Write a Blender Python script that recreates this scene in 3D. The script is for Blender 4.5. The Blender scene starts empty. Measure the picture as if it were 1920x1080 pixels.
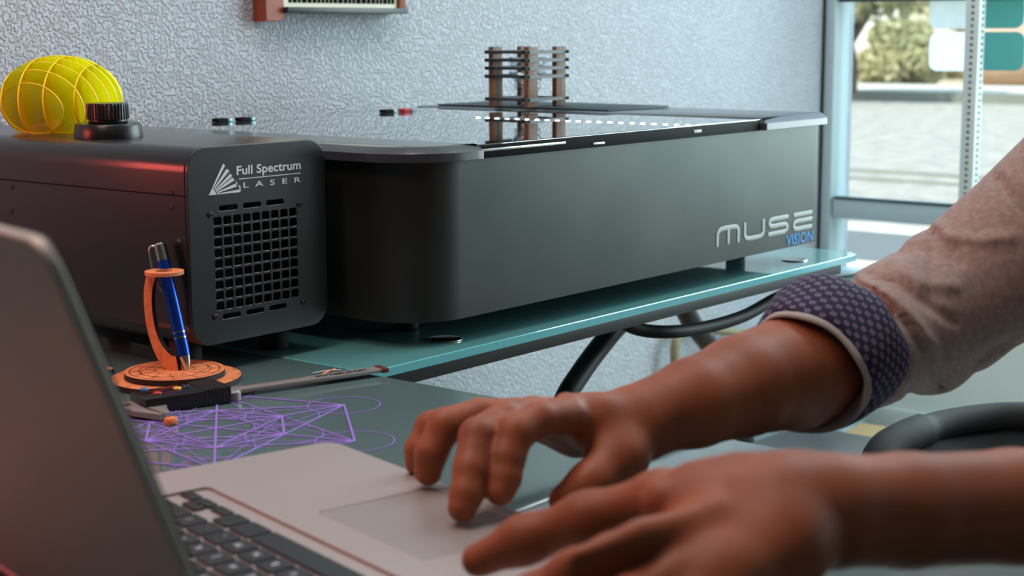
import bpy, bmesh, math, random
import numpy as np
from mathutils import Vector, Matrix
random.seed(7)
PI = math.pi
S = bpy.context.scene
COL = S.collection

# ---------------------------------------------------------------- camera
F = 2985.7; YAW = math.radians(38.858); PITCH = math.radians(9.199); ROLL = math.radians(-0.2343)
CAM = np.array([0.0, 0.0, 0.36])            # z = 0 is the top of the glass desk
cf = np.array([math.cos(YAW)*math.cos(PITCH), math.sin(YAW)*math.cos(PITCH), -math.sin(PITCH)])
_r = np.array([math.sin(YAW), -math.cos(YAW), 0.0]); _u = np.cross(_r, cf)
cr = _r*math.cos(ROLL) + _u*math.sin(ROLL); cu = np.cross(cr, cf)
cd = bpy.data.cameras.new('camera'); cam = bpy.data.objects.new('camera', cd); COL.objects.link(cam)
cam.matrix_world = Matrix([[cr[0], cu[0], -cf[0], CAM[0]], [cr[1], cu[1], -cf[1], CAM[1]], [cr[2], cu[2], -cf[2], CAM[2]], [0, 0, 0, 1]])
cd.sensor_width = 36; cd.lens = F/1920*36; cd.clip_start = 0.02; cd.clip_end = 400
cd.dof.use_dof = True; cd.dof.focus_distance = 1.85; cd.dof.aperture_fstop = 7.5
S.camera = cam
def ray(x, y): return cf + cr*(x-960)/F + cu*(540-y)/F
def PZ(x, y, z=0.0): d = ray(x, y); return CAM + d*((z-CAM[2])/d[2])
def PX(x, y, X): d = ray(x, y); return CAM + d*(X/d[0])
def PY(x, y, Y): d = ray(x, y); return CAM + d*(Y/d[1])
def PD(x, y, dep): return CAM + ray(x, y)*dep

# ---------------------------------------------------------------- view, world, sun, large lights
S.view_settings.view_transform = 'Standard'; S.view_settings.look = 'None'
S.view_settings.gamma = 1.0; S.view_settings.exposure = 0.0; S.view_settings.use_curve_mapping = False
W = bpy.data.worlds.new('world'); S.world = W; W.use_nodes = True
nt = W.node_tree; nt.nodes.clear()
wo = nt.nodes.new('ShaderNodeOutputWorld'); bg = nt.nodes.new('ShaderNodeBackground')
tc = nt.nodes.new('ShaderNodeTexCoord'); sx = nt.nodes.new('ShaderNodeSeparateXYZ'); rp = nt.nodes.new('ShaderNodeValToRGB')
rp.color_ramp.elements[0].position = 0.0; rp.color_ramp.elements[0].color = (0.80, 0.90, 0.95, 1)
rp.color_ramp.elements[1].position = 0.6; rp.color_ramp.elements[1].color = (0.42, 0.66, 0.90, 1)
nt.links.new(tc.outputs['Generated'], sx.inputs[0]); nt.links.new(sx.outputs[2], rp.inputs[0])
nt.links.new(rp.outputs[0], bg.inputs[0]); bg.inputs[1].default_value = 1.8; nt.links.new(bg.outputs[0], wo.inputs[0])
def lamp(name, kind, loc, target, energy, color, size=1.0, size_y=None):
    l = bpy.data.lights.new(name, kind); l.energy = energy; l.color = color
    if kind == 'AREA':
        l.shape = 'RECTANGLE'; l.size = size; l.size_y = size_y or size
    if kind == 'SUN': l.angle = 0.01
    o = bpy.data.objects.new(name, l); COL.objects.link(o); o.location = loc
    d = Vector(target) - Vector(loc); o.rotation_euler = d.to_track_quat('-Z', 'Y').to_euler()
    return o
lamp('sun', 'SUN', (-6, 3, 10), (2, 0, 0), 5.5, (1.0, 0.92, 0.80))
lamp('window_daylight', 'AREA', (3.70, 0.35, 0.75), (1.2, 1.5, 0.0), 62, (0.76, 0.96, 1.0), 1.7, 1.6)
lamp('fill_light_centre', 'AREA', (1.0, 1.15, 1.94), (1.0, 1.15, 0), 17, (1.0, 0.95, 0.98), 1.2, 0.6)  # unseen interior fill added overhead, brightens the wall and upper faces
lamp('fill_light_right', 'AREA', (2.7, 0.7, 1.94), (2.7, 0.7, 0), 16, (0.88, 0.97, 1.0), 0.8, 0.6)  # second unseen fill, added to lift knee wall, floor and desk wing
lamp('red_side_light', 'AREA', (0.50, 1.78, 0.36), (1.07, 1.45, 0.10), 2.2, (1.0, 0.12, 0.10), 0.2, 0.2)  # unseen red area light aimed to redden the chiller side; no sign there
lamp('warm_lamp', 'AREA', (0.30, 1.05, 1.25), (0.85, 0.8, 0.0), 7.5, (1.0, 0.60, 0.46), 0.4, 0.4)

# ---------------------------------------------------------------- materials
def lin(c):
    if isinstance(c, str): c = tuple(int(c[i:i+2], 16)/255 for i in (0, 2, 4))
    return tuple((v/12.92 if v <= 0.04045 else ((v+0.055)/1.055)**2.4) for v in c)+(1,)
def mat(name, color, rough=0.5, metal=0.0, **kw):
    m = bpy.data.materials.new(name); m.use_nodes = True; b = m.node_tree.nodes['Principled BSDF']
    b.inputs['Base Color'].default_value = lin(color); b.inputs['Roughness'].default_value = rough; b.inputs['Metallic'].default_value = metal
    for k, v in kw.items():
        k2 = {'coat': 'Coat Weight', 'coat_rough': 'Coat Roughness', 'spec': 'Specular IOR Level', 'trans': 'Transmission Weight', 'ior': 'IOR',
              'sss': 'Subsurface Weight', 'alpha': 'Alpha', 'estr': 'Emission Strength', 'sheen': 'Sheen Weight'}.get(k)
        if k2: b.inputs[k2].default_value = v
    if 'ecol' in kw: b.inputs['Emission Color'].default_value = lin(kw['ecol'])
    return m
def texcoord(m, kind='Object'):
    n = m.node_tree.nodes.new('ShaderNodeTexCoord'); return n.outputs[kind]
def noise_bump(m, scale, strength, dist=0.002, detail=4, ramp=None, stretch=None):
    t = m.node_tree; b = t.nodes['Principled BSDF']; co = texcoord(m)
    if stretch:
        mp = t.nodes.new('ShaderNodeMapping'); mp.inputs['Scale'].default_value = stretch; t.links.new(co, mp.inputs[0]); co = mp.outputs[0]
    n = t.nodes.new('ShaderNodeTexNoise'); n.inputs['Scale'].default_value = scale; n.inputs['Detail'].default_value = detail
    t.links.new(co, n.inputs['Vector']); out = n.outputs[0]
    if ramp:
        r = t.nodes.new('ShaderNodeValToRGB'); r.color_ramp.elements[0].position = ramp[0]; r.color_ramp.elements[1].position = ramp[1]
        t.links.new(out, r.inputs[0]); out = r.outputs[0]
    bp = t.nodes.new('ShaderNodeBump'); bp.inputs['Strength'].default_value = strength; bp.inputs['Distance'].default_value = dist
    t.links.new(out, bp.inputs['Height']); t.links.new(bp.outputs[0], b.inputs['Normal']); return m
def noise_color(m, c1, c2, scale, lo=0.35, hi=0.65, detail=4, stretch=None, rough=None):
    t = m.node_tree; b = t.nodes['Principled BSDF']; co = texcoord(m)
    if stretch:
        mp = t.nodes.new('ShaderNodeMapping'); mp.inputs['Scale'].default_value = stretch; t.links.new(co, mp.inputs[0]); co = mp.outputs[0]
    n = t.nodes.new('ShaderNodeTexNoise'); n.inputs['Scale'].default_value = scale; n.inputs['Detail'].default_value = detail
    r = t.nodes.new('ShaderNodeValToRGB'); r.color_ramp.elements[0].position = lo; r.color_ramp.elements[1].position = hi
    r.color_ramp.elements[0].color = lin(c1); r.color_ramp.elements[1].color = lin(c2)
    t.links.new(co, n.inputs['Vector']); t.links.new(n.outputs[0], r.inputs[0]); t.links.new(r.outputs[0], b.inputs['Base Color']); return m
def mixmat(name, glossy_rough, tint, refl_tint=(1, 1, 1, 1), ior=1.5, boost=0.0):
    """thin clear sheet: transparent tint with a Fresnel reflection on top"""
    m = bpy.data.materials.new(name); m.use_nodes = True; t = m.node_tree; t.nodes.clear()
    o = t.nodes.new('ShaderNodeOutputMaterial'); mx = t.nodes.new('ShaderNodeMixShader'); tr = t.nodes.new('ShaderNodeBsdfTransparent'); g = t.nodes.new('ShaderNodeBsdfGlossy')
    fr = t.nodes.new('ShaderNodeFresnel'); fr.inputs[0].default_value = ior
    tr.inputs[0].default_value = tint; g.inputs['Roughness'].default_value = glossy_rough; g.inputs[0].default_value = refl_tint
    ad = t.nodes.new('ShaderNodeMath'); ad.operation = 'ADD'; ad.use_clamp = True; ad.inputs[1].default_value = boost
    ge = t.nodes.new('ShaderNodeNewGeometry'); sb_ = t.nodes.new('ShaderNodeMath'); sb_.operation = 'SUBTRACT'; sb_.inputs[0].default_value = 1.0; ml = t.nodes.new('ShaderNodeMath'); ml.operation = 'MULTIPLY'
    t.links.new(ge.outputs['Backfacing'], sb_.inputs[1]); t.links.new(fr.outputs[0], ad.inputs[0]); t.links.new(ad.outputs[0], ml.inputs[0]); t.links.new(sb_.outputs[0], ml.inputs[1]); t.links.new(ml.outputs[0], mx.inputs[0])
    t.links.new(tr.outputs[0], mx.inputs[1]); t.links.new(g.outputs[0], mx.inputs[2]); t.links.new(mx.outputs[0], o.inputs[0]); return m

M = {}
M['plaster'] = noise_bump(mat('plaster', 'C4C9D0', 0.75), 165, 1.0, 0.0040, 3, (0.42, 0.58))
M['knee_wall'] = mat('knee_wall_paint', 'DDEBEB', 0.6)
M['ceiling'] = mat('ceiling_paint', 'D8DCDC', 0.8)
M['inner_wall'] = mat('inner_wall_paint', '4E4B49', 0.8)
M['floor'] = noise_color(mat('floor_vinyl', 'A08C70', 0.45), '94836A', 'AC9A7E', 14)
M['trim'] = mat('white_trim', 'D5E4E4', 0.4)
M['aluminium_frame'] = mat('window_frame_metal', 'B9CED2', 0.4, 0.0)
M['gasket'] = mat('dark_gasket', '16343A', 0.5)
M['pane'] = mixmat('window_pane', 0.0, (0.965, 0.985, 0.98, 1))
M['black_satin'] = noise_bump(mat('black_powder_coat', '131416', 0.32, 0.0, spec=0.4, coat=0.45, coat_rough=0.18), 900, 0.12, 0.0004, 2)
M['charcoal_metal'] = noise_color(mat('charcoal_brushed_metal', '3B403D', 0.40, 0.7), '333836', '3E4340', 9, 0.3, 0.7)
M['frame_grey'] = mat('lid_frame_plastic', '3A3E44', 0.28, 0.0, coat=0.3)
M['black'] = mat('matt_black', '070708', 0.7, spec=0.15)
M['black_plastic'] = mat('black_plastic', '17181A', 0.32)
M['rubber'] = mat('rubber', '131415', 0.7)
M['lid_glass'] = mixmat('smoked_lid_glass', 0.0, (0.50, 0.53, 0.55, 1), ior=1.7, boost=0.10)
M['dark_board'] = mat('dark_slate_board', '1B3237', 0.55)
M['led'] = mat('white_led', 'FFFFFF', 0.5, ecol='FFFDF0', estr=60)
M['white_ink'] = mat('white_print', 'DCE3E2', 0.5)
M['grey_ink'] = mat('grey_print', 'AEB4B4', 0.45)
M['blue_ink'] = mat('blue_print', '2E8FD6', 0.45)
M['silver'] = mat('polished_silver', 'C8C8C4', 0.18, 1.0)
M['steel'] = noise_bump(mat('brushed_steel', '8A8480', 0.4, 0.3), 60, 0.1, 0.001)
def desk_glass(name, base, rough, trans):
    m = mat(name, base, rough, 0.0, trans=trans, coat=1.0, coat_rough=0.03, ior=1.5); return m
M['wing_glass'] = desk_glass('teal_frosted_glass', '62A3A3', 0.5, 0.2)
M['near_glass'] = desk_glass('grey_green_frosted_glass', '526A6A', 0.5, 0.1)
M['glass_edge'] = mat('polished_glass_edge', '69B4BC', 0.1, 0.0, coat=1.0)
M['desk_metal'] = mat('dark_desk_metal', '23282A', 0.5)
M['leg_metal'] = mat('black_tube_metal', '121820', 0.42)
M['aluminium'] = noise_bump(mat('bead_blasted_aluminium', 'B3A9A6', 0.42, 0.55), 1500, 0.06, 0.0003, 2)
M['lid_aluminium'] = mat('lid_aluminium', 'AEA49C', 0.5, 0.15)
M['pad'] = mat('trackpad_glass', '9C9592', 0.35, 0.3)
M['key'] = mat('black_key', '15171A', 0.42)
M['key_legend'] = mat('key_legend', 'C9CCD0', 0.5)
M['screen'] = mat('dark_screen', '08090B', 0.08)
M['bezel'] = mat('lid_gasket', '2B3B2A', 0.5)
M['plywood'] = noise_color(mat('laser_cut_plywood', 'D87A4A', 0.6), 'CE7544', 'E08C5A', 18, stretch=(1, 9, 9))
M['char'] = mat('charred_edge', '1C0F0B', 0.75)
M['engrave'] = mat('engraved_line', '6E2E18', 0.8)
M['pen_blue'] = mat('anodised_blue', '1E4FC4', 0.22, 0.75)
M['purple'] = mat('purple_line', '8A6CC6', 0.5)
M['red_plastic'] = mat('red_plastic', 'B3252F', 0.4)
M['yellow_plastic'] = mat('yellow_plastic', 'E3B32C', 0.4)
M['blue_plastic'] = mat('blue_plastic', '1E6CA0', 0.4)
M['orange_plastic'] = mat('orange_plastic', 'E57A3C', 0.4)
M['walnut'] = noise_color(mat('walnut', '5E3D28', 0.55), '4B2E1E', '7A5236', 30, stretch=(6, 6, 0.6))
M['dark_slat'] = mat('black_slat', '22262A', 0.4)
M['redwood'] = noise_color(mat('red_brown_wood', '8C3E22', 0.5), '7C3319', '97472A', 12, stretch=(4, 4, 0.4))
M['cream'] = mat('cream_panel', 'DEDCC4', 0.6)
M['clear'] = mixmat('clear_glass', 0.02, (0.80, 0.84, 0.84, 1), boost=0.12)
def film(name, c, tr_w):
    m = bpy.data.materials.new(name); m.use_nodes = True; t = m.node_tree; t.nodes.clear(); o = t.nodes.new('ShaderNodeOutputMaterial'); mx = t.nodes.new('ShaderNodeMixShader'); a = t.nodes.new('ShaderNodeBsdfTranslucent'); b = t.nodes.new('ShaderNodeBsdfTransparent')
    a.inputs[0].default_value = lin(c); b.inputs[0].default_value = lin(c); mx.inputs[0].default_value = tr_w; t.links.new(a.outputs[0], mx.inputs[1]); t.links.new(b.outputs[0], mx.inputs[2]); t.links.new(mx.outputs[0], o.inputs[0]); return m
M['frost_white'] = film('frosted_white_film', 'EAF0F0', 0.35)
M['cord_beige'] = mat('beige_cord', '8E8465', 0.5)
M['cable'] = mat('black_cable', '0C0F11', 0.6, spec=0.3)
M['card'] = mat('cardboard', 'A48A60', 0.8)
# ---------------------------------------------------------------- object helpers
def link(o, parent=None):
    COL.objects.link(o)
    if parent is not None: o.parent = parent
    return o
def obj(name, verts, faces, m, parent=None, smooth=False, uvs=None, fmats=None):
    me = bpy.data.meshes.new(name); me.from_pydata([tuple(map(float, v)) for v in verts], [], faces)
    for x in (m if isinstance(m, (list, tuple)) else [m]): me.materials.append(x)
    if fmats: me.polygons.foreach_set('material_index', fmats)
    if uvs is not None:
        ul = me.uv_layers.new(name='UVMap')
        for l in me.loops: ul.data[l.index].uv = uvs[l.vertex_index]
    if smooth: me.polygons.foreach_set('use_smooth', [True]*len(me.polygons))
    me.update(); return link(bpy.data.objects.new(name, me), parent)
def from_bm(name, bm, m, parent=None, smooth=False):
    me = bpy.data.meshes.new(name); bmesh.ops.recalc_face_normals(bm, faces=bm.faces[:]); bm.to_mesh(me); bm.free()
    for x in (m if isinstance(m, (list, tuple)) else [m]): me.materials.append(x)
    if smooth: me.polygons.foreach_set('use_smooth', [True]*len(me.polygons))
    return link(bpy.data.objects.new(name, me), parent)
def thing(name, label, cat, group=None, loc=(0, 0, 0), rotz=0):
    o = bpy.data.objects.new(name, None); COL.objects.link(o); o.empty_display_size = 0.02
    o.location = loc; o.rotation_euler = (0, 0, rotz); return tag(o, label, cat, group)
def tag(o, label, cat, group=None, kind=None):
    o['label'] = label; o['category'] = cat
    if group: o['group'] = group
    if kind: o['kind'] = kind
    return o
def struct(o): o['kind'] = 'structure'; return o
def autosm(o, ang=35):
    me = o.data; me.polygons.foreach_set('use_smooth', [True]*len(me.polygons))
    bm = bmesh.new(); bm.from_mesh(me)
    for e in bm.edges:
        if len(e.link_faces) == 2 and e.calc_face_angle(0) > math.radians(ang): e.smooth = False
    bm.to_mesh(me); bm.free(); return o
def bbox(bm, lo, hi, bev=0.0, seg=2, rot=None, piv=None, mi=0):
    r = bmesh.ops.create_cube(bm, size=1.0); vs = r['verts']
    s = [hi[i]-lo[i] for i in range(3)]; c = [(hi[i]+lo[i])/2 for i in range(3)]
    for v in vs: v.co = Vector((v.co.x*s[0]+c[0], v.co.y*s[1]+c[1], v.co.z*s[2]+c[2]))
    es = list({e for v in vs for e in v.link_edges}); fs = list({f for v in vs for f in v.link_faces})
    if bev > 0:
        rr = bmesh.ops.bevel(bm, geom=es, offset=bev, segments=seg, profile=0.5, affect='EDGES')
        fs = list({f for f in rr['faces']} | {f for v in rr['verts'] for f in v.link_faces}); vs = list({v for f in fs for v in f.verts})
    for f in fs: f.material_index = mi
    if rot is not None: bmesh.ops.rotate(bm, verts=vs, cent=piv or c, matrix=rot)
    return vs
def box(name, lo, hi, m, parent=None, bev=0.0, seg=2, rot=None, piv=None):
    bm = bmesh.new(); bbox(bm, lo, hi, bev, seg, rot, piv); o = from_bm(name, bm, m, parent)
    return autosm(o) if bev > 0 else o
def tube(path, rad, n=16, closed=False, cap=True):
    P = [np.array(p, float) for p in path]; N = len(P); R = rad if isinstance(rad, (list, tuple, np.ndarray)) else [rad]*N
    T = []
    for i in range(N):
        a = P[(i-1) % N] if (closed or i > 0) else P[0]; b = P[(i+1) % N] if (closed or i < N-1) else P[-1]
        t = b-a; T.append(t/max(np.linalg.norm(t), 1e-9))
    ref = np.array([0, 0, 1.0]) if abs(T[0][2]) < 0.9 else np.array([1.0, 0, 0])
    u = np.cross(T[0], ref); u /= np.linalg.norm(u); V = []; Fc = []
    for i in range(N):
        u = u-T[i]*(u@T[i]); u /= max(np.linalg.norm(u), 1e-9); w = np.cross(T[i], u)
        for k in range(n):
            a = 2*PI*k/n; V.append(P[i]+R[i]*(math.cos(a)*u+math.sin(a)*w))
    M_ = N if closed else N-1
    for i in range(M_):
        for k in range(n):
            a, b = i*n+k, i*n+(k+1) % n; c, d = ((i+1) % N)*n+(k+1) % n, ((i+1) % N)*n+k
            Fc.append((a, b, c, d))
    if cap and not closed: Fc.append(tuple(range(n))[::-1]); Fc.append(tuple((N-1)*n+k for k in range(n)))
    return V, Fc
def spline(pts, sub=8):
    P = [np.array(p, float) for p in pts]; P = [2*P[0]-P[1]]+P+[2*P[-1]-P[-2]]; out = []
    for i in range(1, len(P)-2):
        for s in range(sub):
            t = s/sub; a, b, c, d = P[i-1], P[i], P[i+1], P[i+2]
            out.append(0.5*((2*b)+(c-a)*t+(2*a-5*b+4*c-d)*t*t+(3*b-a-3*c+d)*t**3))
    out.append(P[-2]); return out
def lathe(profile, n=48, axis=None, org=(0, 0, 0)):
    """profile (r, h) revolved about axis"""
    ax = np.array(axis if axis is not None else (0, 0, 1.0), float); ax /= np.linalg.norm(ax)
    ref = np.array([0, 0, 1.0]) if abs(ax[2]) < 0.9 else np.array([1.0, 0, 0]); u = np.cross(ax, ref); u /= np.linalg.norm(u); w = np.cross(ax, u)
    V = []; Fc = []; UV = []
    L = [0]
    for i in range(1, len(profile)): L.append(L[-1]+math.hypot(profile[i][0]-profile[i-1][0], profile[i][1]-profile[i-1][1]))
    for i, (r, h) in enumerate(profile):
        for k in range(n):
            a = 2*PI*k/n; V.append(np.array(org)+ax*h+r*(math.cos(a)*u+math.sin(a)*w)); UV.append((k/n, L[i]))
    for i in range(len(profile)-1):
        for k in range(n):
            Fc.append((i*n+k, i*n+(k+1) % n, (i+1)*n+(k+1) % n, (i+1)*n+k))
    if profile[0][0] > 1e-5: Fc.append(tuple(range(n))[::-1])
    if profile[-1][0] > 1e-5: Fc.append(tuple((len(profile)-1)*n+k for k in range(n)))
    return V, Fc, UV
def rrect(x0, y0, x1, y1, r, n=6, corners=(1, 1, 1, 1)):
    out = []
    for (cx, cy, a0, on) in ((x1-r, y1-r, 0, corners[0]), (x0+r, y1-r, 90, corners[1]), (x0+r, y0+r, 180, corners[2]), (x1-r, y0+r, 270, corners[3])):
        if not on:
            out.append({0: (x1, y1), 90: (x0, y1), 180: (x0, y0), 270: (x1, y0)}[a0]); continue
        for k in range(n+1):
            a = math.radians(a0+90*k/n); out.append((cx+r*math.cos(a), cy+r*math.sin(a)))
    return out
def plate(name, loops, thick, org, ex, ey, m, parent=None, bevel=0.0, sharp=25):
    """filled 2-D outline (loop 0) with holes, given thickness along ex x ey starting at the plane"""
    cu_ = bpy.data.curves.new(name, 'CURVE'); cu_.dimensions = '2D'; cu_.fill_mode = 'BOTH'; cu_.extrude = max(thick/2-bevel, 0.00001); cu_.bevel_depth = bevel; cu_.bevel_resolution = 2; cu_.offset = -bevel
    for lp in loops:
        sp = cu_.splines.new('POLY'); sp.points.add(len(lp)-1)
        for i, (x, y) in enumerate(lp): sp.points[i].co = (x, y, 0, 1)
        sp.use_cyclic_u = True
    o = bpy.data.objects.new(name, cu_); COL.objects.link(o)
    dg = bpy.context.evaluated_depsgraph_get(); me = bpy.data.meshes.new_from_object(o.evaluated_get(dg)); COL.objects.unlink(o); bpy.data.objects.remove(o); bpy.data.curves.remove(cu_)
    ex = Vector(ex); ey = Vector(ey); ez = ex.cross(ey); org = Vector(org)
    for v in me.vertices: c = v.co.copy(); v.co = org+ex*c.x+ey*c.y+ez*(c.z+thick/2)
    me.materials.clear()
    for x in (m if isinstance(m, (list, tuple)) else [m]): me.materials.append(x)
    me.name = name; ob = link(bpy.data.objects.new(name, me), parent); return autosm(ob, sharp)
def textmesh(body, bold=0.0):
    cu_ = bpy.data.curves.new('t', 'FONT'); cu_.body = body; cu_.size = 1; cu_.offset = bold; cu_.resolution_u = 3
    o = bpy.data.objects.new('t', cu_); COL.objects.link(o); dg = bpy.context.evaluated_depsgraph_get()
    me = bpy.data.meshes.new_from_object(o.evaluated_get(dg)); COL.objects.unlink(o); bpy.data.objects.remove(o); bpy.data.curves.remove(cu_)
    V = [tuple(v.co) for v in me.vertices]; Fc = [tuple(p.vertices) for p in me.polygons]; bpy.data.meshes.remove(me); return V, Fc
def text_on(name, body, org, ex, ey, width, height, m, parent=None, bold=0.0, off=0.0004):
    V, Fc = textmesh(body, bold); xs = [v[0] for v in V]; ys = [v[1] for v in V]
    x0, x1, y1 = min(xs), max(xs), max(ys); y0 = 0.0
    ex = np.array(ex, float); ey = np.array(ey, float); ez = np.cross(ex, ey)
    return obj(name, [np.array(org)+ex*(v[0]-x0)/(x1-x0)*width+ey*(v[1]-y0)/(y1-y0)*height+ez*off for v in V], Fc, m, parent)
class Acc:
    def __init__(s): s.V = []; s.F = []; s.M = []
    def add(s, vf, mi=0):
        b = len(s.V); s.V += [np.array(v, float) for v in vf[0]]; s.F += [tuple(i+b for i in f) for f in vf[1]]; s.M += [mi]*len(vf[1]); return s
    def obj(s, name, m, parent=None, smooth=False): return obj(name, s.V, s.F, m, parent, smooth, fmats=s.M)
def ribbon(pts, w, ez=(0, 0, 1)):
    P = [np.array(p, float) for p in pts]; V = []; Fc = []; ez = np.array(ez, float)
    for i in range(len(P)):
        t = P[min(i+1, len(P)-1)]-P[max(i-1, 0)]; t /= np.linalg.norm(t)+1e-12; s = np.cross(ez, t); V += [P[i]-s*w/2, P[i]+s*w/2]
    for i in range(len(P)-1): Fc.append((2*i, 2*i+1, 2*i+3, 2*i+2))
    return V, Fc
def flat_tube(a, pts, r, axis, k, n=10):
    P = [np.array(p, float) for p in pts]; t0 = P[0]-P[1]; t0 /= np.linalg.norm(t0); t1 = P[-1]-P[-2]; t1 /= np.linalg.norm(t1)
    Q = [P[0]+t0*r*s for s in (0.98, 0.8, 0.45)]+P+[P[-1]+t1*r*s for s in (0.45, 0.8, 0.98)]; R = [r*0.2, r*0.6, r*0.89]+[r]*len(P)+[r*0.89, r*0.6, r*0.2]
    V, Fc = tube(Q, R, n); c = P[0][axis]
    for v in V: v[axis] = c+(v[axis]-c)*k
    a.add((V, Fc))
def cyl(p, q, r, n=24, r2=None): return tube([p, q], [r, r if r2 is None else r2], n)
def copy_tree(o, parent=None):
    c = o.copy(); COL.objects.link(c); c.parent = parent
    for ch in list(o.children): copy_tree(ch, c)
    return c

# ---------------------------------------------------------------- implicit surfaces for bodies and cloth
def seg_dist(G, p, q, r0, r1):
    d = q-p; L = max(float(d@d), 1e-12); t = np.clip(((G-p)@d)/L, 0, 1); c = p+t[..., None]*d
    return np.linalg.norm(G-c, axis=-1)-(r0+(r1-r0)*t)
def blob(prims, res, k=0.012, noise=None, cuts=()):
    pr = [(np.array(a, float), np.array(b, float), ra, rb, (kk[0] if kk else k)) for (a, b, ra, rb, *kk) in prims]
    lo = np.min([np.minimum(a, b)-max(ra, rb) for a, b, ra, rb, _ in pr], 0)-4*res-0.01
    hi = np.max([np.maximum(a, b)+max(ra, rb) for a, b, ra, rb, _ in pr], 0)+4*res+0.01
    n = np.ceil((hi-lo)/res).astype(int)+1; Fd = np.full(n, 0.05, np.float32)
    for a, b, ra, rb, kk in pr:
        m = max(ra, rb)+kk+3*res; i0 = np.maximum(((np.minimum(a, b)-m-lo)/res).astype(int), 0); i1 = np.minimum(((np.maximum(a, b)+m-lo)/res).astype(int)+2, n)
        ax = [lo[i]+res*np.arange(i0[i], i1[i]) for i in range(3)]
        G = np.stack(np.meshgrid(*ax, indexing='ij'), -1); d = seg_dist(G, a, b, ra, rb); sl = tuple(slice(i0[i], i1[i]) for i in range(3)); f = Fd[sl]
        h = np.clip(0.5+0.5*(f-d)/kk, 0, 1); Fd[sl] = f+(d-f)*h-kk*h*(1-h)
    if noise is not None:
        ax = [lo[i]+res*np.arange(n[i]) for i in range(3)]; G = np.stack(np.meshgrid(*ax, indexing='ij'), -1); Fd += noise(G).astype(np.float32)
    return surfnet(Fd, lo, res)
def surfnet(Fd, lo, res):
    ins = Fd < 0; n = np.array(Fd.shape)
    c = np.zeros(n-1, int)
    offs = [(i, j, k) for i in (0, 1) for j in (0, 1) for k in (0, 1)]
    for o in offs: c += ins[o[0]:n[0]-1+o[0], o[1]:n[1]-1+o[1], o[2]:n[2]-1+o[2]]
    cells = np.argwhere((c > 0) & (c < 8)); idx = -np.ones(n-1, int); idx[tuple(cells.T)] = np.arange(len(cells))
    acc = np.zeros((len(cells), 3)); cnt = np.zeros(len(cells))
    for a in offs:
        for d in range(3):
            if a[d]: continue
            b = list(a); b[d] = 1; fa = Fd[tuple((cells+a).T)]; fb = Fd[tuple((cells+b).T)]; cr_ = (fa < 0) != (fb < 0)
            t = np.where(cr_, fa/np.where(cr_, fa-fb, 1), 0); p = cells+np.array(a, float); p[:, d] += t; acc[cr_] += p[cr_]; cnt[cr_] += 1
    V = lo+res*acc/cnt[:, None]; Fc = []
    for d in range(3):
        e1, e2 = [(1, 2), (2, 0), (0, 1)][d]
        sa = [slice(None)]*3; sb = [slice(None)]*3; sa[d] = slice(0, n[d]-1); sb[d] = slice(1, n[d]); A = ins[tuple(sa)]; B = ins[tuple(sb)]
        for flip, Mk in ((0, A & ~B), (1, B & ~A)):
            q = np.argwhere(Mk); q = q[(q[:, e1] > 0) & (q[:, e2] > 0) & (q[:, e1] < n[e1]-1) & (q[:, e2] < n[e2]-1)]
            o1 = np.zeros(3, int); o1[e1] = 1; o2 = np.zeros(3, int); o2[e2] = 1
            f = np.stack([idx[tuple((q-o1-o2).T)], idx[tuple((q-o2).T)], idx[tuple(q.T)], idx[tuple((q-o1).T)]], 1)
            if flip: f = f[:, ::-1]
            Fc.append(f)
    return V, [tuple(map(int, r)) for r in np.concatenate(Fc)]
def relax(o, it=4, fac=0.5):
    me = o.data; n = len(me.vertices); co = np.empty(n*3); me.vertices.foreach_get('co', co); co = co.reshape(-1, 3)
    e = np.empty(len(me.edges)*2, int); me.edges.foreach_get('vertices', e); e = e.reshape(-1, 2)
    deg = np.bincount(e.ravel(), minlength=n)[:, None]
    for k in range(it):
        for f in (fac, -fac*1.04):
            s = np.zeros_like(co); np.add.at(s, e[:, 0], co[e[:, 1]]); np.add.at(s, e[:, 1], co[e[:, 0]]); co = co+f*(s/np.maximum(deg, 1)-co)
    me.vertices.foreach_set('co', co.ravel()); me.update(); return o
# ================================================================ room shell
WX, WY, FZ, CZ = 3.81, 2.0, -0.70, 2.0
struct(box('wall_back', (-2.2, WY, FZ), (WX+0.14, WY+0.12, CZ), M['plaster']))
struct(box('wall_left', (-2.32, -3.6, FZ), (-2.2, WY+0.12, CZ), M['inner_wall']))
struct(box('wall_front', (-2.2, -3.72, FZ), (WX+0.14, -3.6, CZ), M['inner_wall']))
struct(box('floor', (-2.32, -3.72, FZ-0.1), (WX+0.14, WY+0.12, FZ), M['floor']))
struct(box('ceiling', (-2.32, -3.72, CZ), (WX+0.14, WY+0.12, CZ+0.1), M['ceiling']))
struct(box('wall_right', (WX, -3.6, FZ), (WX+0.14, WY, -0.285), M['knee_wall']))
struct(box('trim_2', (WX, -3.6, 1.72), (WX+0.14, WY, CZ), M['knee_wall']))
struct(box('baseboard_right', (WX-0.012, -3.6, FZ), (WX, WY, FZ+0.075), M['trim'], None, 0.003))
struct(box('baseboard_back', (-2.2, WY-0.012, FZ), (WX-0.012, WY, FZ+0.075), M['trim'], None, 0.003))
bm = bmesh.new()
for a, b in ((1.965, 1.993), (-0.02, 0.04), (-1.92, -1.86), (-3.6, -3.55)): bbox(bm, (WX-0.035, a, -0.285), (WX+0.05, b, 1.72), 0.003)
for z0, z1 in ((-0.132, -0.08), (0.436, 0.485), (1.67, 1.72), (-0.30, -0.278)): bbox(bm, (WX-0.03, -3.6, z0), (WX+0.045, 1.96, z1), 0.003)
w = from_bm('window_1', bm, M['aluminium_frame']); struct(autosm(w))
bm = bmesh.new()
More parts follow.
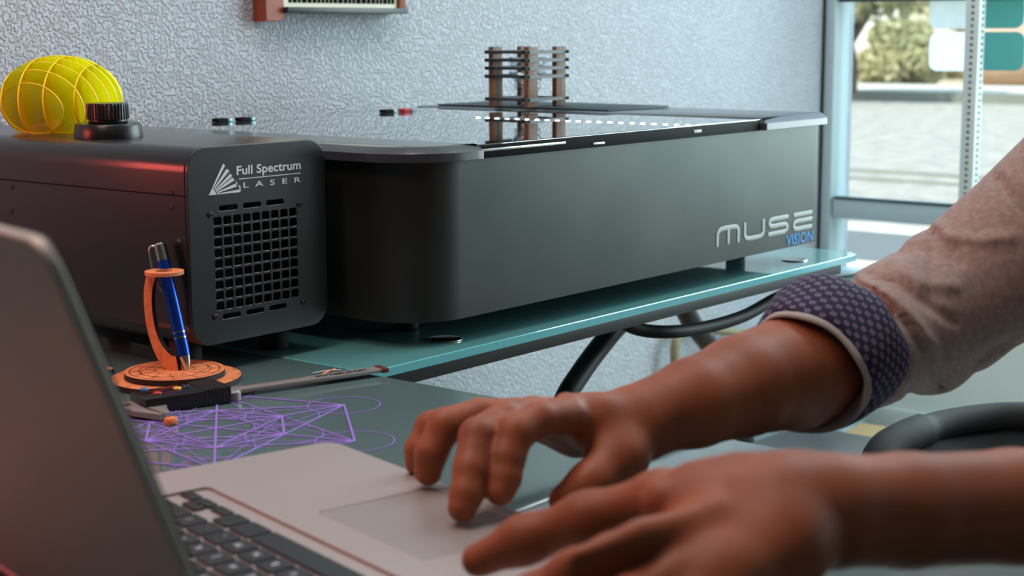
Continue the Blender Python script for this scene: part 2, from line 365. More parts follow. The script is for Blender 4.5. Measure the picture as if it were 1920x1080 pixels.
bbox(bm, (WX-0.038, 1.9935, -0.285), (WX, 1.9995, 1.72)); bbox(bm, (WX-0.034, 0.04, 0.428), (WX-0.006, 1.957, 0.4355)); bbox(bm, (WX-0.034, 0.04, -0.0795), (WX-0.006, 1.957, -0.0755))
from_bm('window_gasket', bm, M['gasket'], w)
for i, (a, b) in enumerate(((0.04, 1.957), (-1.86, -0.02), (-3.55, -1.92))):
    for z0, z1 in ((-0.278, -0.132), (-0.08, 0.436), (0.485, 1.67)): box('window_pane', (WX+0.008, a, z0), (WX+0.014, b, z1), M['pane'], w)

# perforated shelf post beside the window, and the film squares on the pane
pp = PX(1820, 250, 3.757); py0 = pp[1]
post = tag(box('shelf_post', (3.7385, py0-0.018, -0.131), (3.7745, py0+0.018, 1.68), mat('white_painted_steel', 'DDE6E2', 0.4), None, 0.002), 'tall white perforated steel post fixed to the window frame', 'post')
bm = bmesh.new()
for k in range(150):
    z = -0.12+k*0.0151
    if z > 1.66: break
    bbox(bm, (3.7377, py0-0.004, z), (3.7387, py0+0.003, z+0.006)); bbox(bm, (3.7525, py0-0.0188, z), (3.7625, py0-0.0178, z+0.008))
from_bm('slots', bm, M['gasket'], post)['kind'] = 'stuff'
teal_film = film('teal_film', '8DBBB7', 0.3)
white_film = film('white_film', 'FFFFFF', 0.1)
for (x0, x1, y0, y1, m_, lb) in ((1743, 1826, -30, 53, M['frost_white'], 'pale translucent rounded square on window pane left of post, upper one'), (1742, 1826, 60, 134, white_film, 'opaque white rounded square on window pane left of post, lower one'),
                             (1829, 1917, -30, 53, teal_film, 'teal rounded square on window pane right of post, upper one'), (1829, 1917, 60, 133, teal_film, 'teal rounded square on window pane right of post, lower one')):
    a = PX(x0, y0, WX); b = PX(x1, y1, WX); ya, yb = sorted((a[1], b[1])); zb, za = sorted((a[2], b[2]))
    lp = rrect(0, 0, yb-ya, za-zb, 0.022)
    p = plate('window_decal', [lp], 0.003, (WX+0.007, ya, zb), (0, 1, 0), (0, 0, 1), m_); p.location.x = -0.003
    tag(p, lb, 'decal', 'rounded squares on the window')

# ================================================================ outside
GZ = -0.76
def gx(y): return PZ(1700, y, GZ)[0]
def ground(name, x0, x1, m, z=GZ, y0=-60, y1=60): return struct(box(name, (x0, y0, z-0.05), (x1, y1, z), m))
asph = noise_color(mat('sunlit_asphalt', 'A9A49A', 0.9), '98938A', 'B5B0A5', 5); conc = noise_color(mat('pale_concrete', 'D6D0C2', 0.9), 'C8C2B4', 'E0DACB', 8)
dirt = noise_color(mat('desert_gravel', 'C2AF93', 0.95), 'B5A184', 'CEBDA2', 3)
ground('floor_outside_walk', WX+0.14, gx(425), conc); ground('floor_outside_street', gx(425), gx(186), asph, GZ-0.02)
ground('floor_outside_shade', gx(496), gx(441), mat('painted_shade_grey', '6E7374', 0.9), GZ+0.004)  # darker strip stands in for the building's shadow on the ground
ground('floor_outside_verge', gx(186), 90, dirt, GZ+0.02)
cm = mat('curb_shade', '7E8276', 0.9)
tag(box('street_curb', (gx(188), -30, GZ-0.02), (gx(185), 40, GZ+0.13), cm), 'low grey street curb at the far edge of the road', 'curb')
tag(box('far_sidewalk', (gx(182), -30, GZ), (gx(168), 40, GZ+0.10), conc), 'bright concrete sidewalk beyond the road, under the tree', 'sidewalk')
tag(box('road_seam', (gx(323), -30, GZ-0.02), (gx(320), 40, GZ-0.005), cm), 'thin dark line across the sunlit road, farther one', 'road line', 'dark lines across the road')
tag(box('road_seam', (gx(338), -30, GZ-0.02), (gx(336), 40, GZ-0.005), cm), 'thin dark line across the sunlit road, nearer one', 'road line', 'dark lines across the road')
leafm = noise_color(mat('olive_leaves', 'ABAA7E', 0.8), '94966A', 'CECA9C', 2.0); leafm2 = noise_color(mat('dusty_green_leaves', 'B8B088', 0.8), 'A39C6C', 'DACFA4', 2.0)
def foliage(name, c, rad, n, size, m, parent, seed):
    rg = np.random.default_rng(seed); V = []; Fc = []
    for i in range(n):
        d = rg.normal(size=3); d /= np.linalg.norm(d); rr = rg.random()**0.4*(1+0.18*math.sin(5*d[0]+seed)*math.cos(4*d[2]))
        p = np.array(c)+d*np.array(rad)*rr; a = rg.normal(size=3); a /= np.linalg.norm(a); b = np.cross(a, rg.normal(size=3)); b /= np.linalg.norm(b); s = size*(0.6+0.8*rg.random()); k = len(V)
        V += [p-a*s, p+b*s*0.5, p+a*s, p-b*s*0.5]; Fc.append((k, k+1, k+2, k+3))
    return obj(name, V, Fc, m, parent)
def tree(base, h, crown, label, seed, lean=0.0, fork=0.35, lm=None, rt=0.09, cz=0.82, rz=0.30):
    t = thing('street_tree', label, 'tree', None, tuple(base)); a = Acc(); fz = h*fork
    a.add(tube(spline([(0, 0, 0), (0.05, 0, fz*0.5), (-0.02, 0.03, fz)]), np.linspace(rt, rt*0.75, 17), 10)); rg = random.Random(seed)
    for i in range(6):
        an = i*1.05+rg.random(); e = (lean+math.cos(an)*crown*0.7, math.sin(an)*crown*0.7, h*(0.8+0.2*rg.random())); st = (-0.02, 0.03, fz*0.97)
        a.add(tube(spline([st, ((st[0]+e[0])/2*0.8, (st[1]+e[1])/2*0.8, (fz+h*0.8)/2), e]), np.linspace(rt*0.6, rt*0.12, 17), 8))
    a.obj('trunk', mat('bark', '5B5140', 0.9), t, True)
    foliage('foliage', (lean, 0, h*cz), (crown, crown, h*rz), 2600, 0.11, lm or leafm, t, seed)
    return t
b = PZ(1596, 176, GZ+0.1); tree(b, 2.2, 1.5, 'small olive-green tree with a forked trunk across the road, left in the window', 3, -0.1, 0.36)
b = PZ(1800, 110, GZ+0.02); tree(b, 4.2, 2.6, 'large pale green tree behind the shrubs across the road', 5, 0.0, 0.25, leafm2, 0.2, 0.55, 0.42)
def shrub(px, py, wpx, hpx, lab, seed, m):
    b = PZ(px, py, GZ); d = (b-CAM)@cf; r = wpx/F*d/2; h = hpx/F*d
    s = thing('desert_shrub', lab, 'shrub', 'shrubs across the road', tuple(b)); foliage('foliage', (0, 0, h*0.52), (r, r, h*0.5), 1700, 0.13, m, s, seed)
    obj('stem', *tube([(0, 0, 0), (0.02, 0, h*0.5)], [0.08, 0.04], 8), mat('shrub_wood', '6A5C45', 0.9), s)
shrub(1650, 165, 85, 70, 'rounded dusty shrub just right of the tree trunk', 11, leafm2); shrub(1722, 163, 90, 85, 'tall olive shrub in the middle of the hedge across the road', 12, leafm)
shrub(1790, 150, 70, 60, 'low shrub behind the white window square', 13, leafm2); shrub(1690, 132, 130, 95, 'broad shrub standing behind the two front shrubs', 14, leafm)
shrub(1890, 110, 70, 60, 'shrub behind the teal window squares', 15, leafm)
hb = PZ(1660, 130, GZ); hv = (hb-CAM)/((hb-CAM)@cf)*78; hs = thing('white_house', 'small white house glimpsed between tree and shrubs', 'house', None, (hv[0], hv[1], GZ+0.02))
box('wall', (-1.5, -4, 0), (2, 4, 2.6), mat('house_white', 'E9EBEA', 0.8), hs); box('roof', (-1.9, -4.4, 2.6), (2.4, 4.4, 2.95), mat('house_roof', 'A7B3B8', 0.8), hs)
box('window', (-1.53, 0.5, 1.0), (-1.5, 1.7, 2.0), mat('house_glass', '4D7F90', 0.2), hs)
tb = PZ(1860, 164, GZ); d = (tb-CAM)@cf
obj_ = from_bm('garden_boulder', (lambda bm: (bmesh.ops.create_icosphere(bm, subdivisions=3, radius=1.0), bm)[1])(bmesh.new()), mat('tan_stone', 'B79C84', 0.9), None, True)
obj_.scale = (1.2, 1.2*1, 0.75); obj_.location = (tb[0]+1.4, tb[1], GZ+0.5); tag(obj_, 'large tan boulder below the teal window squares', 'boulder')

# ================================================================ desk
desk = thing('glass_desk', 'L-shaped desk with teal frosted glass tops on a dark metal frame', 'desk', None, (1.2, 1.2, FZ))
def dpart(o):
    o.parent = desk; o.matrix_parent_inverse = Matrix.Translation((-1.2, -1.2, -FZ)); return o
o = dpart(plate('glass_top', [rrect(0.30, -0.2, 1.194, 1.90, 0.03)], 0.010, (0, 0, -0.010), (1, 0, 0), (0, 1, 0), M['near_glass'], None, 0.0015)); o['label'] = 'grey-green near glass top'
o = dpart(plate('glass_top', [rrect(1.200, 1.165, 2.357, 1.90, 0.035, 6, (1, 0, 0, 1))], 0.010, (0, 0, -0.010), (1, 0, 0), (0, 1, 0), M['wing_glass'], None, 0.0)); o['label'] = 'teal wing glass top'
a = Acc(); e = [(p[0], p[1]) for p in rrect(1.200, 1.165, 2.357, 1.90, 0.035, 6, (1, 0, 0, 1))]
for s in range(len(e)):
    p, q = e[s], e[(s+1) % len(e)]; c = (1.78, 1.53)
    f = lambda t, z: (t[0]+(0.0008 if t[0] > 1.3 else -0.0008), t[1]+(0.0008 if t[1] > 1.5 else -0.0008), z)
    a.add(([f(p, -0.0100), f(q, -0.0100), f(q, -0.0008), f(p, -0.0008), (p[0], p[1], 0.0001), (q[0], q[1], 0.0001)], [(0, 1, 2, 3), (3, 2, 5, 4)]))
dpart(a.obj('glass_edge', M['glass_edge'])) ['label'] = 'bright aqua polished edge of the wing glass'
def framebox(lo, hi): return dpart(box('frame_rail', lo, hi, M['desk_metal'], None, 0.002))
framebox((1.21, 1.180, -0.030), (2.312, 1.205, -0.0101)); framebox((1.21, 1.855, -0.030), (2.312, 1.88, -0.0101)); framebox((2.285, 1.205, -0.030), (2.312, 1.855, -0.0101))
framebox((1.145, -0.15, -0.030), (1.17, 1.85, -0.0101)); framebox((0.33, -0.15, -0.030), (0.355, 1.85, -0.0101)); framebox((0.355, -0.15, -0.030), (1.145, -0.125, -0.0101)); framebox((0.355, 1.825, -0.030), (1.145, 1.85, -0.0101))
def leg(pts, r): dpart(obj('leg', *tube(spline(pts), r, 16), M['leg_metal'], None, True))
A1 = PY(1172, 598, 1.30); A2 = PY(1125, 650, 1.30); A3 = PY(1085, 705, 1.30); A4 = PY(1058, 750, 1.30)
leg([(A1[0]+0.10, 1.30, -0.031), tuple(A1), tuple(A2), tuple(A3), tuple(A4), tuple(PY(1038, 815, 1.30)), tuple(PY(1020, 900, 1.30)), (A4[0]-0.075, 1.30, -0.45), (A4[0]-0.08, 1.30, FZ)], 0.0150)
B1 = PY(1290, 592, 1.60); B2 = PY(1345, 675, 1.60)
leg([(B1[0]-0.10, 1.60, -0.031), tuple(B1), tuple(B2), (B2[0]+0.13, 1.60, -0.5), (B2[0]+0.2, 1.60, FZ)], 0.0195)
for (x, y) in ((0.36, -0.12), (0.36, 1.82)): leg([(x, y, -0.031), (x, y, -0.4), (x, y, FZ)], 0.0165)
leg([(1.15, -0.12, -0.031), (1.15, -0.12, -0.4), (1.15, -0.12, FZ)], 0.0165)
leg([(1.15, 1.82, -0.031), (1.15, 1.82, -0.4), (1.15, 1.82, FZ)], 0.0165)
for (px, py) in ((835, 637), (1490, 488)):
    c = PZ(px, py, 0.0); dpart(obj('mounting_disc', *lathe([(0, 0.0002), (0.020, 0.0002), (0.0205, 0.0014), (0.019, 0.0018), (0, 0.0016)], 40, None, c)[:2], M['silver'], None, True))

# ================================================================ laser engraver
def at(parent, o, base):
    o.parent = parent; o.matrix_parent_inverse = Matrix.Translation((-base[0], -base[1], -base[2])); return o
LB = (1.77, 1.5, 0.0)
las = thing('laser_engraver', 'wide charcoal desktop laser engraver with a glossy glass lid, on the glass desk wing', 'laser engraver', None, LB)
FY = 1.186; X0, X1 = 1.303, 2.243
def outl(i, rl, rr_):
    x0, x1, y0, y1 = X0+i, X1-i, FY+i, 1.85-i; out = []
    for cx, cy, a0, r in ((x1-rr_, y1-rr_, 0, rr_), (x0+rr_, y1-rr_, 90, rr_), (x0+rl, y0+rl, 180, rl), (x1-rr_, y0+rr_, 270, rr_)):
        for k in range(13): t = math.radians(a0+90*k/12); out.append((cx+r*math.cos(t), cy+r*math.sin(t)))
    return out
at(las, plate('body', [outl(0, 0.075, 0.016), outl(0.012, 0.066, 0.008)], 0.183, (0, 0, 0.030), (1, 0, 0), (0, 1, 0), M['charcoal_metal'], None, 0.0), LB)
at(las, plate('base_pan', [outl(0.0122, 0.066, 0.008)], 0.004, (0, 0, 0.031), (1, 0, 0), (0, 1, 0), M['black'], None, 0.0), LB)
LZ0, LZ1 = 0.2135, 0.2315
def lidpiece(x0, x1, rl, rr_):
    y0, y1 = 1.172, 1.872; out = []
    for cx, cy, a0, r in ((x1, y1, 0, 0), (x0, y1, 90, 0), (x0+rl, y0+rl, 180, rl), (x1-rr_, y0+rr_, 270, rr_)):
        for k in range(15 if r else 1): t = math.radians(a0+90*k/14); out.append((cx+r*math.cos(t), cy+r*math.sin(t)))
    return out
def lid_part(label, out):
    """chamfered frame strip: outline inset towards the top"""
    n = len(out); c = np.mean(out, 0); V = []
    P = [np.array(p) for p in out]
    def inset(d):
        res = []
        for i in range(n):
            a, b, cc = P[i-1], P[i], P[(i+1) % n]; t1 = b-a; t2 = cc-b; t1 = t1/(np.linalg.norm(t1)+1e-9); t2 = t2/(np.linalg.norm(t2)+1e-9)
            nn = np.array([-t1[1]-t2[1], t1[0]+t2[0]]); L = np.linalg.norm(nn); nn = nn/L; s = max(0.35, nn@np.array([-t1[1], t1[0]])); res.append(b+nn*d/s)
        return res
    sgn = 1 if sum(P[i-1][0]*P[i][1]-P[i][0]*P[i-1][1] for i in range(n)) > 0 else -1
    rings = [(0.006, LZ0), (0.0, LZ0+0.001), (0.0, LZ0+0.0105), (0.009, LZ1-0.0006), (0.011, LZ1)]
    for d, z in rings: V += [(p[0], p[1], z) for p in inset(sgn*d)]
    Fc = [(i*n+k, i*n+(k+1) % n, (i+1)*n+(k+1) % n, (i+1)*n+k) for i in range(4) for k in range(n)] + [tuple(4*n+k for k in range(n)), tuple(range(n))[::-1]]
    o = obj('lid_frame', V, Fc, M['frame_grey']); autosm(o, 30); o['label'] = label; return at(las, o, LB)
GXL, GXR = 1.408, 2.045
lid_part('left lid strip with rounded corner', lidpiece(1.288, GXL, 0.082, 0.006)); lid_part('right lid strip', lidpiece(GXR, 2.258, 0.006, 0.03))
at(las, box('lid_glass', (GXL-0.006, 1.183, 0.2235), (GXR+0.006, 1.870, 0.2300), M['lid_glass'], None, 0.0006, 1), LB)
at(las, box('lid_seal', (GXL, 1.1865, 0.2132), (GXR, 1.1975, 0.2234), M['black'], None, 0.001), LB)
at(las, box('lid_edge_trim', (GXL, 1.1812, 0.2135), (GXR, 1.1828, 0.2285), M['black'], None, 0.0003), LB)
p = PY(893, 266, 1.1828); q = PY(1058, 252, 1.1828); at(las, box('lid_handle_strip', (p[0], 1.1800, 0.2215), (q[0], 1.1811, 0.2245), M['silver'], None, 0.0008), LB)
p = PY(1109, 250, 1.1828); q = PY(1131, 250, 1.1828); at(las, box('lid_magnet', (p[0], 1.1800, 0.2165), (q[0], 1.1811, 0.2195), M['silver'], None, 0.0005), LB)
p = PY(1299, 233, 1.1828); q = PY(1313, 233, 1.1828); at(las, box('lid_magnet', (p[0], 1.1800, 0.2195), (q[0], 1.1811, 0.2235), M['white_ink'], None, 0.001), LB)
for (px, py) in ((762, 617), (1385, 484)):
    c = PZ(px, py, 0.0); at(las, obj('foot', *lathe([(0, 0), (0.0145, 0), (0.0155, 0.003), (0.0155, 0.0305), (0, 0.0305)], 28, None, (c[0], max(c[1], 1.30), 0.0))[:2], M['rubber'], None, True), LB)
for x, y in ((1.36, 1.80), (2.18, 1.80)): at(las, obj('foot', *lathe([(0, 0), (0.0155, 0), (0.0155, 0.0305), (0, 0.0305)], 28, None, (x, y, 0.0))[:2], M['rubber'], None, True), LB)
for (px, py, mm) in ((412, 227, 'black'), (455, 225, 'black'), (724, 210, 'black'), (759, 208, 'red_plastic')):
    c = PZ(px, py, 0.2315); c[1] = min(c[1], 1.858)
    o = at(las, box('hinge_bumper', (c[0]-0.010, c[1]-0.008, 0.2302), (c[0]+0.010, c[1]+0.006, 0.2355), M[mm], None, 0.001), LB)
    if mm != 'black': o['label'] = 'dark red hinge bumper'
    b_ = box('bumper_cap', (c[0]+0.010, c[1]-0.008, 0.2302), (c[0]+0.018, c[1]+0.006, 0.2350), M['glass_edge'], None, 0.001); b_.parent = o
pa, pb = PZ(896, 219.5, 0.2195), PZ(1290, 233.5, 0.2195); pass
strip = at(las, box('light_strip', (pa[0]-0.006, pb[1]-0.02, 0.2145), (pa[0]+0.006, min(pa[1]+0.02, 1.835), 0.2175), M['black'], None), LB)
for k in range(21):
    t = k/20; c = pa+(pb-pa)*t; o = obj('light_diode', *lathe([(0, 0.2176), (0.0042, 0.2176), (0.0036, 0.2192), (0, 0.2198)], 14, None, (c[0], c[1], 0))[:2], M['led'], None, True)
    o.parent = strip
rail = at(las, box('gantry_rail', (1.45, 1.60, 0.120), (2.0, 1.63, 0.150), M['desk_metal'], None, 0.002), LB)
# lettering on the front panel
def stroke(a, pts, r, Y):
    flat_tube(a, [(p[0], Y, p[1]) for p in pts], r, 1, 0.12)
a = Acc(); Yp = FY-0.0005
def LT(xa, xb, zt, zb, strokes, r=0.0034):
    for s in strokes: stroke(a, spline([(xa+(xb-xa)*u, zb+(zt-zb)*v) for u, v in s], 6) if len(s) > 2 else [(xa+(xb-xa)*u, zb+(zt-zb)*v) for u, v in s], r, Yp)
cx = lambda px, py: PY(px, py, FY)
def span(xl, xr, yt, yb):
    p = cx(xl, yt); q = cx(xr, yt); b = cx(xl, yb); return p[0], q[0], p[2], b[2]
ZT = cx(1363, 427)[2]; ZB = cx(1345, 459)[2]
m1 = cx(1345, 440)[0]; m2 = cx(1384, 440)[0]; u1 = cx(1396, 435)[0]; u2 = cx(1431, 430)[0]; s1 = cx(1442, 425)[0]; s2 = cx(1476, 420)[0]; e1 = cx(1488, 415)[0]; e2 = cx(1521, 410)[0]
LT(m1, m2, ZT, ZB, [[(0, 0), (0, .35), (0.01, .7), (.1, .93), (.28, 1), (.5, 1), (.75, 1), (.92, .93), (1, .7), (1, .35), (1, 0)], [(.52, .98), (.52, 0.02)]])
LT(u1, u2, ZT, ZB, [[(0, 1), (0, .6), (0.01, .28), (.1, .07), (.28, 0), (.5, 0), (.75, 0), (.92, .07), (1, .28), (1, .6), (1, 1)]])
LT(s1, s2, ZT, ZB, [[(1, 1), (.6, 1), (.2, 1), (.05, .93), (0, .76), (.05, .6), (.2, .52), (.5, .52), (.8, .52), (.95, .44), (1, .26), (.95, .08), (.8, 0), (.4, 0), (0, 0)]])
LT(e1, e2, ZT, ZB, [[(0.03, 1), (1, 1)], [(1, .54), (.5, .54), (.2, .54), (.05, .47), (0, .3), (.05, .08), (.2, 0), (.5, 0), (1, 0)]])
at(las, a.obj('front_lettering', M['grey_ink']), LB)
v0 = cx(1473, 461); v1 = cx(1523, 453); vt = cx(1473, 441)
at(las, text_on('model_lettering', 'VISION', (v0[0], FY-0.0004, v0[2]), (1, 0, 0), (0, 0, 1), v1[0]-v0[0], vt[2]-v0[2], M['blue_ink'], None, 0.012, 0.0003), LB)

board = tag(box('slate_board', (2.075, 1.475, LZ1+0.0002), (2.252, 1.835, LZ1+0.003), M['dark_board'], None, 0.001), 'thin dark slate sheet lying on the rear corner of the laser lid', 'board')

# ================================================================ slatted candle holder
RZ = LZ1+0.0034; pL = PZ(932, 198, RZ); pF = PZ(996, 201.5, RZ); pR = PZ(1060, 198.5, RZ)
RC = np.array([(pL[0]+pF[0])/2/2+(pR[0])/2, (pL[1]+pF[1])/2, RZ]); hs_ = 0.0375
RC[0] = pF[0]+hs_; RC[1] = pF[1]+hs_
rack = thing('candle_holder', 'square wooden candle holder of thin black slats and four walnut posts, on the laser lid', 'candle holder', None, tuple(RC))
depF = (pF-CAM)@cf; ztop = PY(996, 88, pF[1])[2]-RZ
for sx_ in (-1, 1):
    for sy in (-1, 1): box('post', (sx_*hs_-0.013, sy*hs_-0.0045, 0.0001), (sx_*hs_+0.013, sy*hs_+0.0045, ztop), M['walnut'], rack, 0.0008)
for yy in (98, 113.3, 128.5, 144, 187):
    z = PY(996, yy, pF[1])[2]-RZ; bm = bmesh.new()
    for s in (-1, 1):
        bbox(bm, (-hs_-0.021, s*hs_-0.0062, z-0.0028), (hs_+0.021, s*hs_-0.0046, z+0.0028)); bbox(bm, (-hs_-0.021, s*hs_+0.0046, z-0.0028), (hs_+0.021, s*hs_+0.0062, z+0.0028))
        bbox(bm, (s*hs_*1.0-0.016 if s < 0 else s*hs_+0.0135, -hs_-0.010, z-0.0022), (s*hs_-0.0135 if s < 0 else s*hs_+0.016, hs_+0.010, z+0.0022))
    bbox(bm, (-hs_-0.004, -hs_+0.002, z-0.001), (hs_+0.004, -hs_+0.006, z+0.001))
    from_bm('slat_tier', bm, M['dark_slat'], rack)
zz = lambda y: PY(996, y, RC[1])[2]
g = obj('glass_dish', *lathe([(0.0, 0.0), (0.028, 0.0), (0.0300, 0.004), (0.0315, zz(107)-zz(124)), (0.0300, zz(107)-zz(124)), (0.028, 0.006), (0, 0.005)], 40)[:2], M['clear'], None, True)
g.location = (RC[0], RC[1], zz(124)); tag(g, 'shallow clear glass dish in the top of the slatted holder', 'dish')
g = obj('glass_cup', *lathe([(0.0, 0.0), (0.021, 0.0), (0.0235, 0.004), (0.0235, 0.009), (0.022, 0.011), (0.0300, zz(137)-zz(168)), (0.0315, zz(134)-zz(168)), (0.029, zz(137)-zz(168)), (0.0205, 0.013), (0, 0.0125)], 40)[:2], M['clear'], None, True)
g.location = (RC[0], RC[1], zz(168)); tag(g, 'tapered clear glass cup with thick base hanging inside the slatted holder', 'cup')
# ================================================================ water chiller
CB = (1.166, 1.55, 0.0); chl = thing('water_chiller', 'black metal box chiller with a square-hole grille, standing left of the laser engraver', 'chiller', None, CB)
cX0, cX1, cZ0, cZ1, cY = 1.067, 1.266, 0.030, 0.241, 1.290
prof = rrect(cX0, cZ0, cX1, cZ1, 0.026, 8); prin = rrect(cX0+0.003, cZ0+0.003, cX1-0.003, cZ1-0.003, 0.023, 8)
at(chl, plate('housing', [prof, prin], 0.52, (0, cY+0.52+0.004, 0), (1, 0, 0), (0, 0, 1), M['black_satin'], None, 0.0012), CB)
# ex x ey = (1,0,0)x(0,0,1) = (0,-1,0): thickness runs towards -Y
at(chl, plate('back_panel', [prin], 0.003, (0, cY+0.52, 0), (1, 0, 0), (0, 0, 1), M['black_satin']), CB)
loops = [rrect(cX0+0.0005, cZ0+0.0005, cX1-0.0005, cZ1-0.0005, 0.025, 8)]
gx0, gx1 = PY(401, 425, cY)[0], PY(556, 400, cY)[0]; gz1 = PY(401, 408, cY)[2]; gz0 = PY(406, 583, cY)[2]
pitch_x = (gx1-gx0)/8.77; pitch_z = (gz1-gz0)/8.77
for i in range(9):
    for j in range(9):
        x = gx0+i*pitch_x; z = gz0+j*pitch_z; loops.append(rrect(x, z, x+pitch_x*0.77, z+pitch_z*0.77, 0.0018, 3))
for z in (gz1+0.0060, gz0-0.0105):
    for i in range(3): x = gx0+0.008+i*0.0335; loops.append(rrect(x, z, x+0.0255, z+0.0055, 0.0026, 4))
at(chl, plate('front_panel', loops, 0.004, (0, cY+0.004, 0), (1, 0, 0), (0, 0, 1), M['black_satin'], None, 0.0006), CB)
at(chl, box('radiator_core', (cX0+0.012, cY+0.012, cZ0+0.01), (cX1-0.012, cY+0.03, cZ1-0.04), M['black']), CB)
for (px, py) in ((394, 403), (561, 383), (404, 594), (569, 566)):
    c = PY(px, py, cY); a = Acc(); a.add(lathe([(0.0031, 0), (0.0031, 0.0012), (0.0022, 0.0022), (0.0015, 0.0022), (0.0013, 0.0008), (0, 0.0008)], 16, (0, -1, 0), (c[0], cY, c[2]))[:2]); at(chl, a.obj('screw', M['black_plastic'], None, True), CB)
for (px, py) in ((22, 350), (22, 395), (322, 360), (322, 388)):
    c = PX(px, py, cX0); at(chl, obj('screw', *lathe([(0.0034, 0), (0.0032, 0.0006), (0.0012, 0.0004), (0, 0.0001)], 16, (-1, 0, 0), (cX0, c[1], c[2]))[:2], M['black_plastic'], None, True), CB)
zs = PX(340, 368, cX0)[2]; at(chl, box('panel_seam', (cX0-0.0004, cY+0.004, zs-0.0007), (cX0+0.001, cY+0.5, zs+0.0007), M['black']), CB)
for (x, y) in ((cX0+0.035, 1.345), (cX1-0.035, 1.345), (cX0+0.035, 1.76), (cX1-0.035, 1.76)):
    at(chl, obj('foot', *lathe([(0, 0), (0.0165, 0), (0.0175, 0.002), (0.0175, 0.0301), (0, 0.0301)], 28, None, (x, y, 0))[:2], M['rubber'], None, True), CB)
# printed emblem: triangular fan of rays
a = Acc()
def P5(x, y): p = PY(330+x/5.4, 240+y/5.4, cY); return (p[0], cY-0.0004, p[2])
def poly(*pts): a.add(([P5(*p) for p in pts], [tuple(range(len(pts)))]))
poly((328, 682), (368, 600), (412, 674)); poly((368, 596), (473, 360), (496, 378), (378, 606))
poly((382, 610), (508, 412), (534, 440), (388, 620)); poly((392, 626), (542, 466), (562, 492), (398, 634)); poly((400, 638), (566, 502), (588, 530), (406, 648))
poly((408, 652), (598, 562), (616, 592), (412, 660)); poly((414, 664), (636, 622), (652, 648), (418, 672))
poly((600, 540), (618, 548), (620, 580), (608, 566)); poly((630, 575), (650, 585), (654, 640), (640, 620)); poly((520, 416), (540, 438), (532, 444), (514, 424)); poly((546, 460), (568, 484), (560, 490), (540, 466)); poly((574, 505), (594, 530), (586, 536), (570, 512))
at(chl, a.obj('front_emblem', M['white_ink']), CB)
def tx(body, xl, xr, yb, yt, bold):
    l = PY(330+xl/5.4, 240+yb/5.4, cY); r = PY(330+xr/5.4, 240+yb/5.4, cY); t = PY(330+xl/5.4, 240+yt/5.4, cY)
    at(chl, text_on('front_lettering', body, (l[0], cY-0.0002, l[2]), (1, 0, 0), (0, 0, 1), r[0]-l[0], t[2]-l[2], M['white_ink'], None, bold, 0.0003), CB)
tx('Full Spectrum', 612, 1262, 474, 384, 0.02); tx('L  A  S  E  R', 680, 1262, 606, 550, 0.012)
l = P5(636, 517); r = P5(1260, 517); at(chl, box('front_lettering', (l[0], cY-0.0006, l[2]-0.0004), (r[0], cY-0.0002, l[2]+0.0004), M['white_ink']), CB)

# filler cap on the chiller
c = PZ(204, 257, cZ1); capb = (max(c[0], cX0+0.046), c[1], cZ1+0.0003); cap = thing('filler_cap', 'round black ribbed screw cap on the chiller top, in front of the yellow model', 'cap', None, capb)
s = 63/F*((c-CAM)@cf)
_co = obj('collar', *lathe([(0, 0), (s, 0), (s, 0.003), (s*0.97, 0.0135), (s*0.93, 0.0155), (0, 0.0155)], 8*6)[:2], M['black_plastic'], cap); autosm(_co)
obj('neck', *lathe([(s*0.57, 0.0155), (s*0.57, 0.022), (0, 0.022)], 40)[:2], M['black_plastic'], cap, True)
V, Fc, _ = lathe([(s*0.56, 0.0205), (s*0.62, 0.0205), (s*0.62, 0.036), (s*0.59, 0.0385), (0, 0.0385)], 144)
for i, v in enumerate(V):
    k = i % 144; ring = i//144
    if ring in (1, 2) and (k % 4) in (0, 1): V[i] = np.array([v[0]*0.955, v[1]*0.955, v[2]])
autosm(obj('ribbed_lid', V, Fc, M['black_plastic'], cap), 25)

# ================================================================ yellow acrylic slice model
YB = PZ(118, 247, cZ1); YB = np.array([max(YB[0], cX0+0.062), YB[1], cZ1+0.0005])
yel = thing('slice_model', 'yellow transparent acrylic dome of interlocking slices behind the black cap', 'acrylic model', None, tuple(YB))
yface = bpy.data.materials.new('yellow_acrylic'); yface.use_nodes = True; t = yface.node_tree; t.nodes.clear()
o_ = t.nodes.new('ShaderNodeOutputMaterial'); mx = t.nodes.new('ShaderNodeMixShader'); mx2 = t.nodes.new('ShaderNodeMixShader'); tr = t.nodes.new('ShaderNodeBsdfTransparent'); tl = t.nodes.new('ShaderNodeBsdfTranslucent'); gl = t.nodes.new('ShaderNodeBsdfGlossy'); fr = t.nodes.new('ShaderNodeFresnel')
tr.inputs[0].default_value = (0.975, 0.97, 0.42, 1); tl.inputs[0].default_value = (0.95, 0.85, 0.02, 1); gl.inputs['Roughness'].default_value = 0.05; mx.inputs[0].default_value = 0.27
t.links.new(tr.outputs[0], mx.inputs[1]); t.links.new(tl.outputs[0], mx.inputs[2]); ge = t.nodes.new('ShaderNodeNewGeometry'); sb_ = t.nodes.new('ShaderNodeMath'); sb_.operation = 'SUBTRACT'; sb_.inputs[0].default_value = 1.0; ml = t.nodes.new('ShaderNodeMath'); ml.operation = 'MULTIPLY'
t.links.new(ge.outputs['Backfacing'], sb_.inputs[1]); t.links.new(fr.outputs[0], ml.inputs[0]); t.links.new(sb_.outputs[0], ml.inputs[1]); t.links.new(ml.outputs[0], mx2.inputs[0]); t.links.new(mx.outputs[0], mx2.inputs[1]); t.links.new(gl.outputs[0], mx2.inputs[2]); t.links.new(mx2.outputs[0], o_.inputs[0])
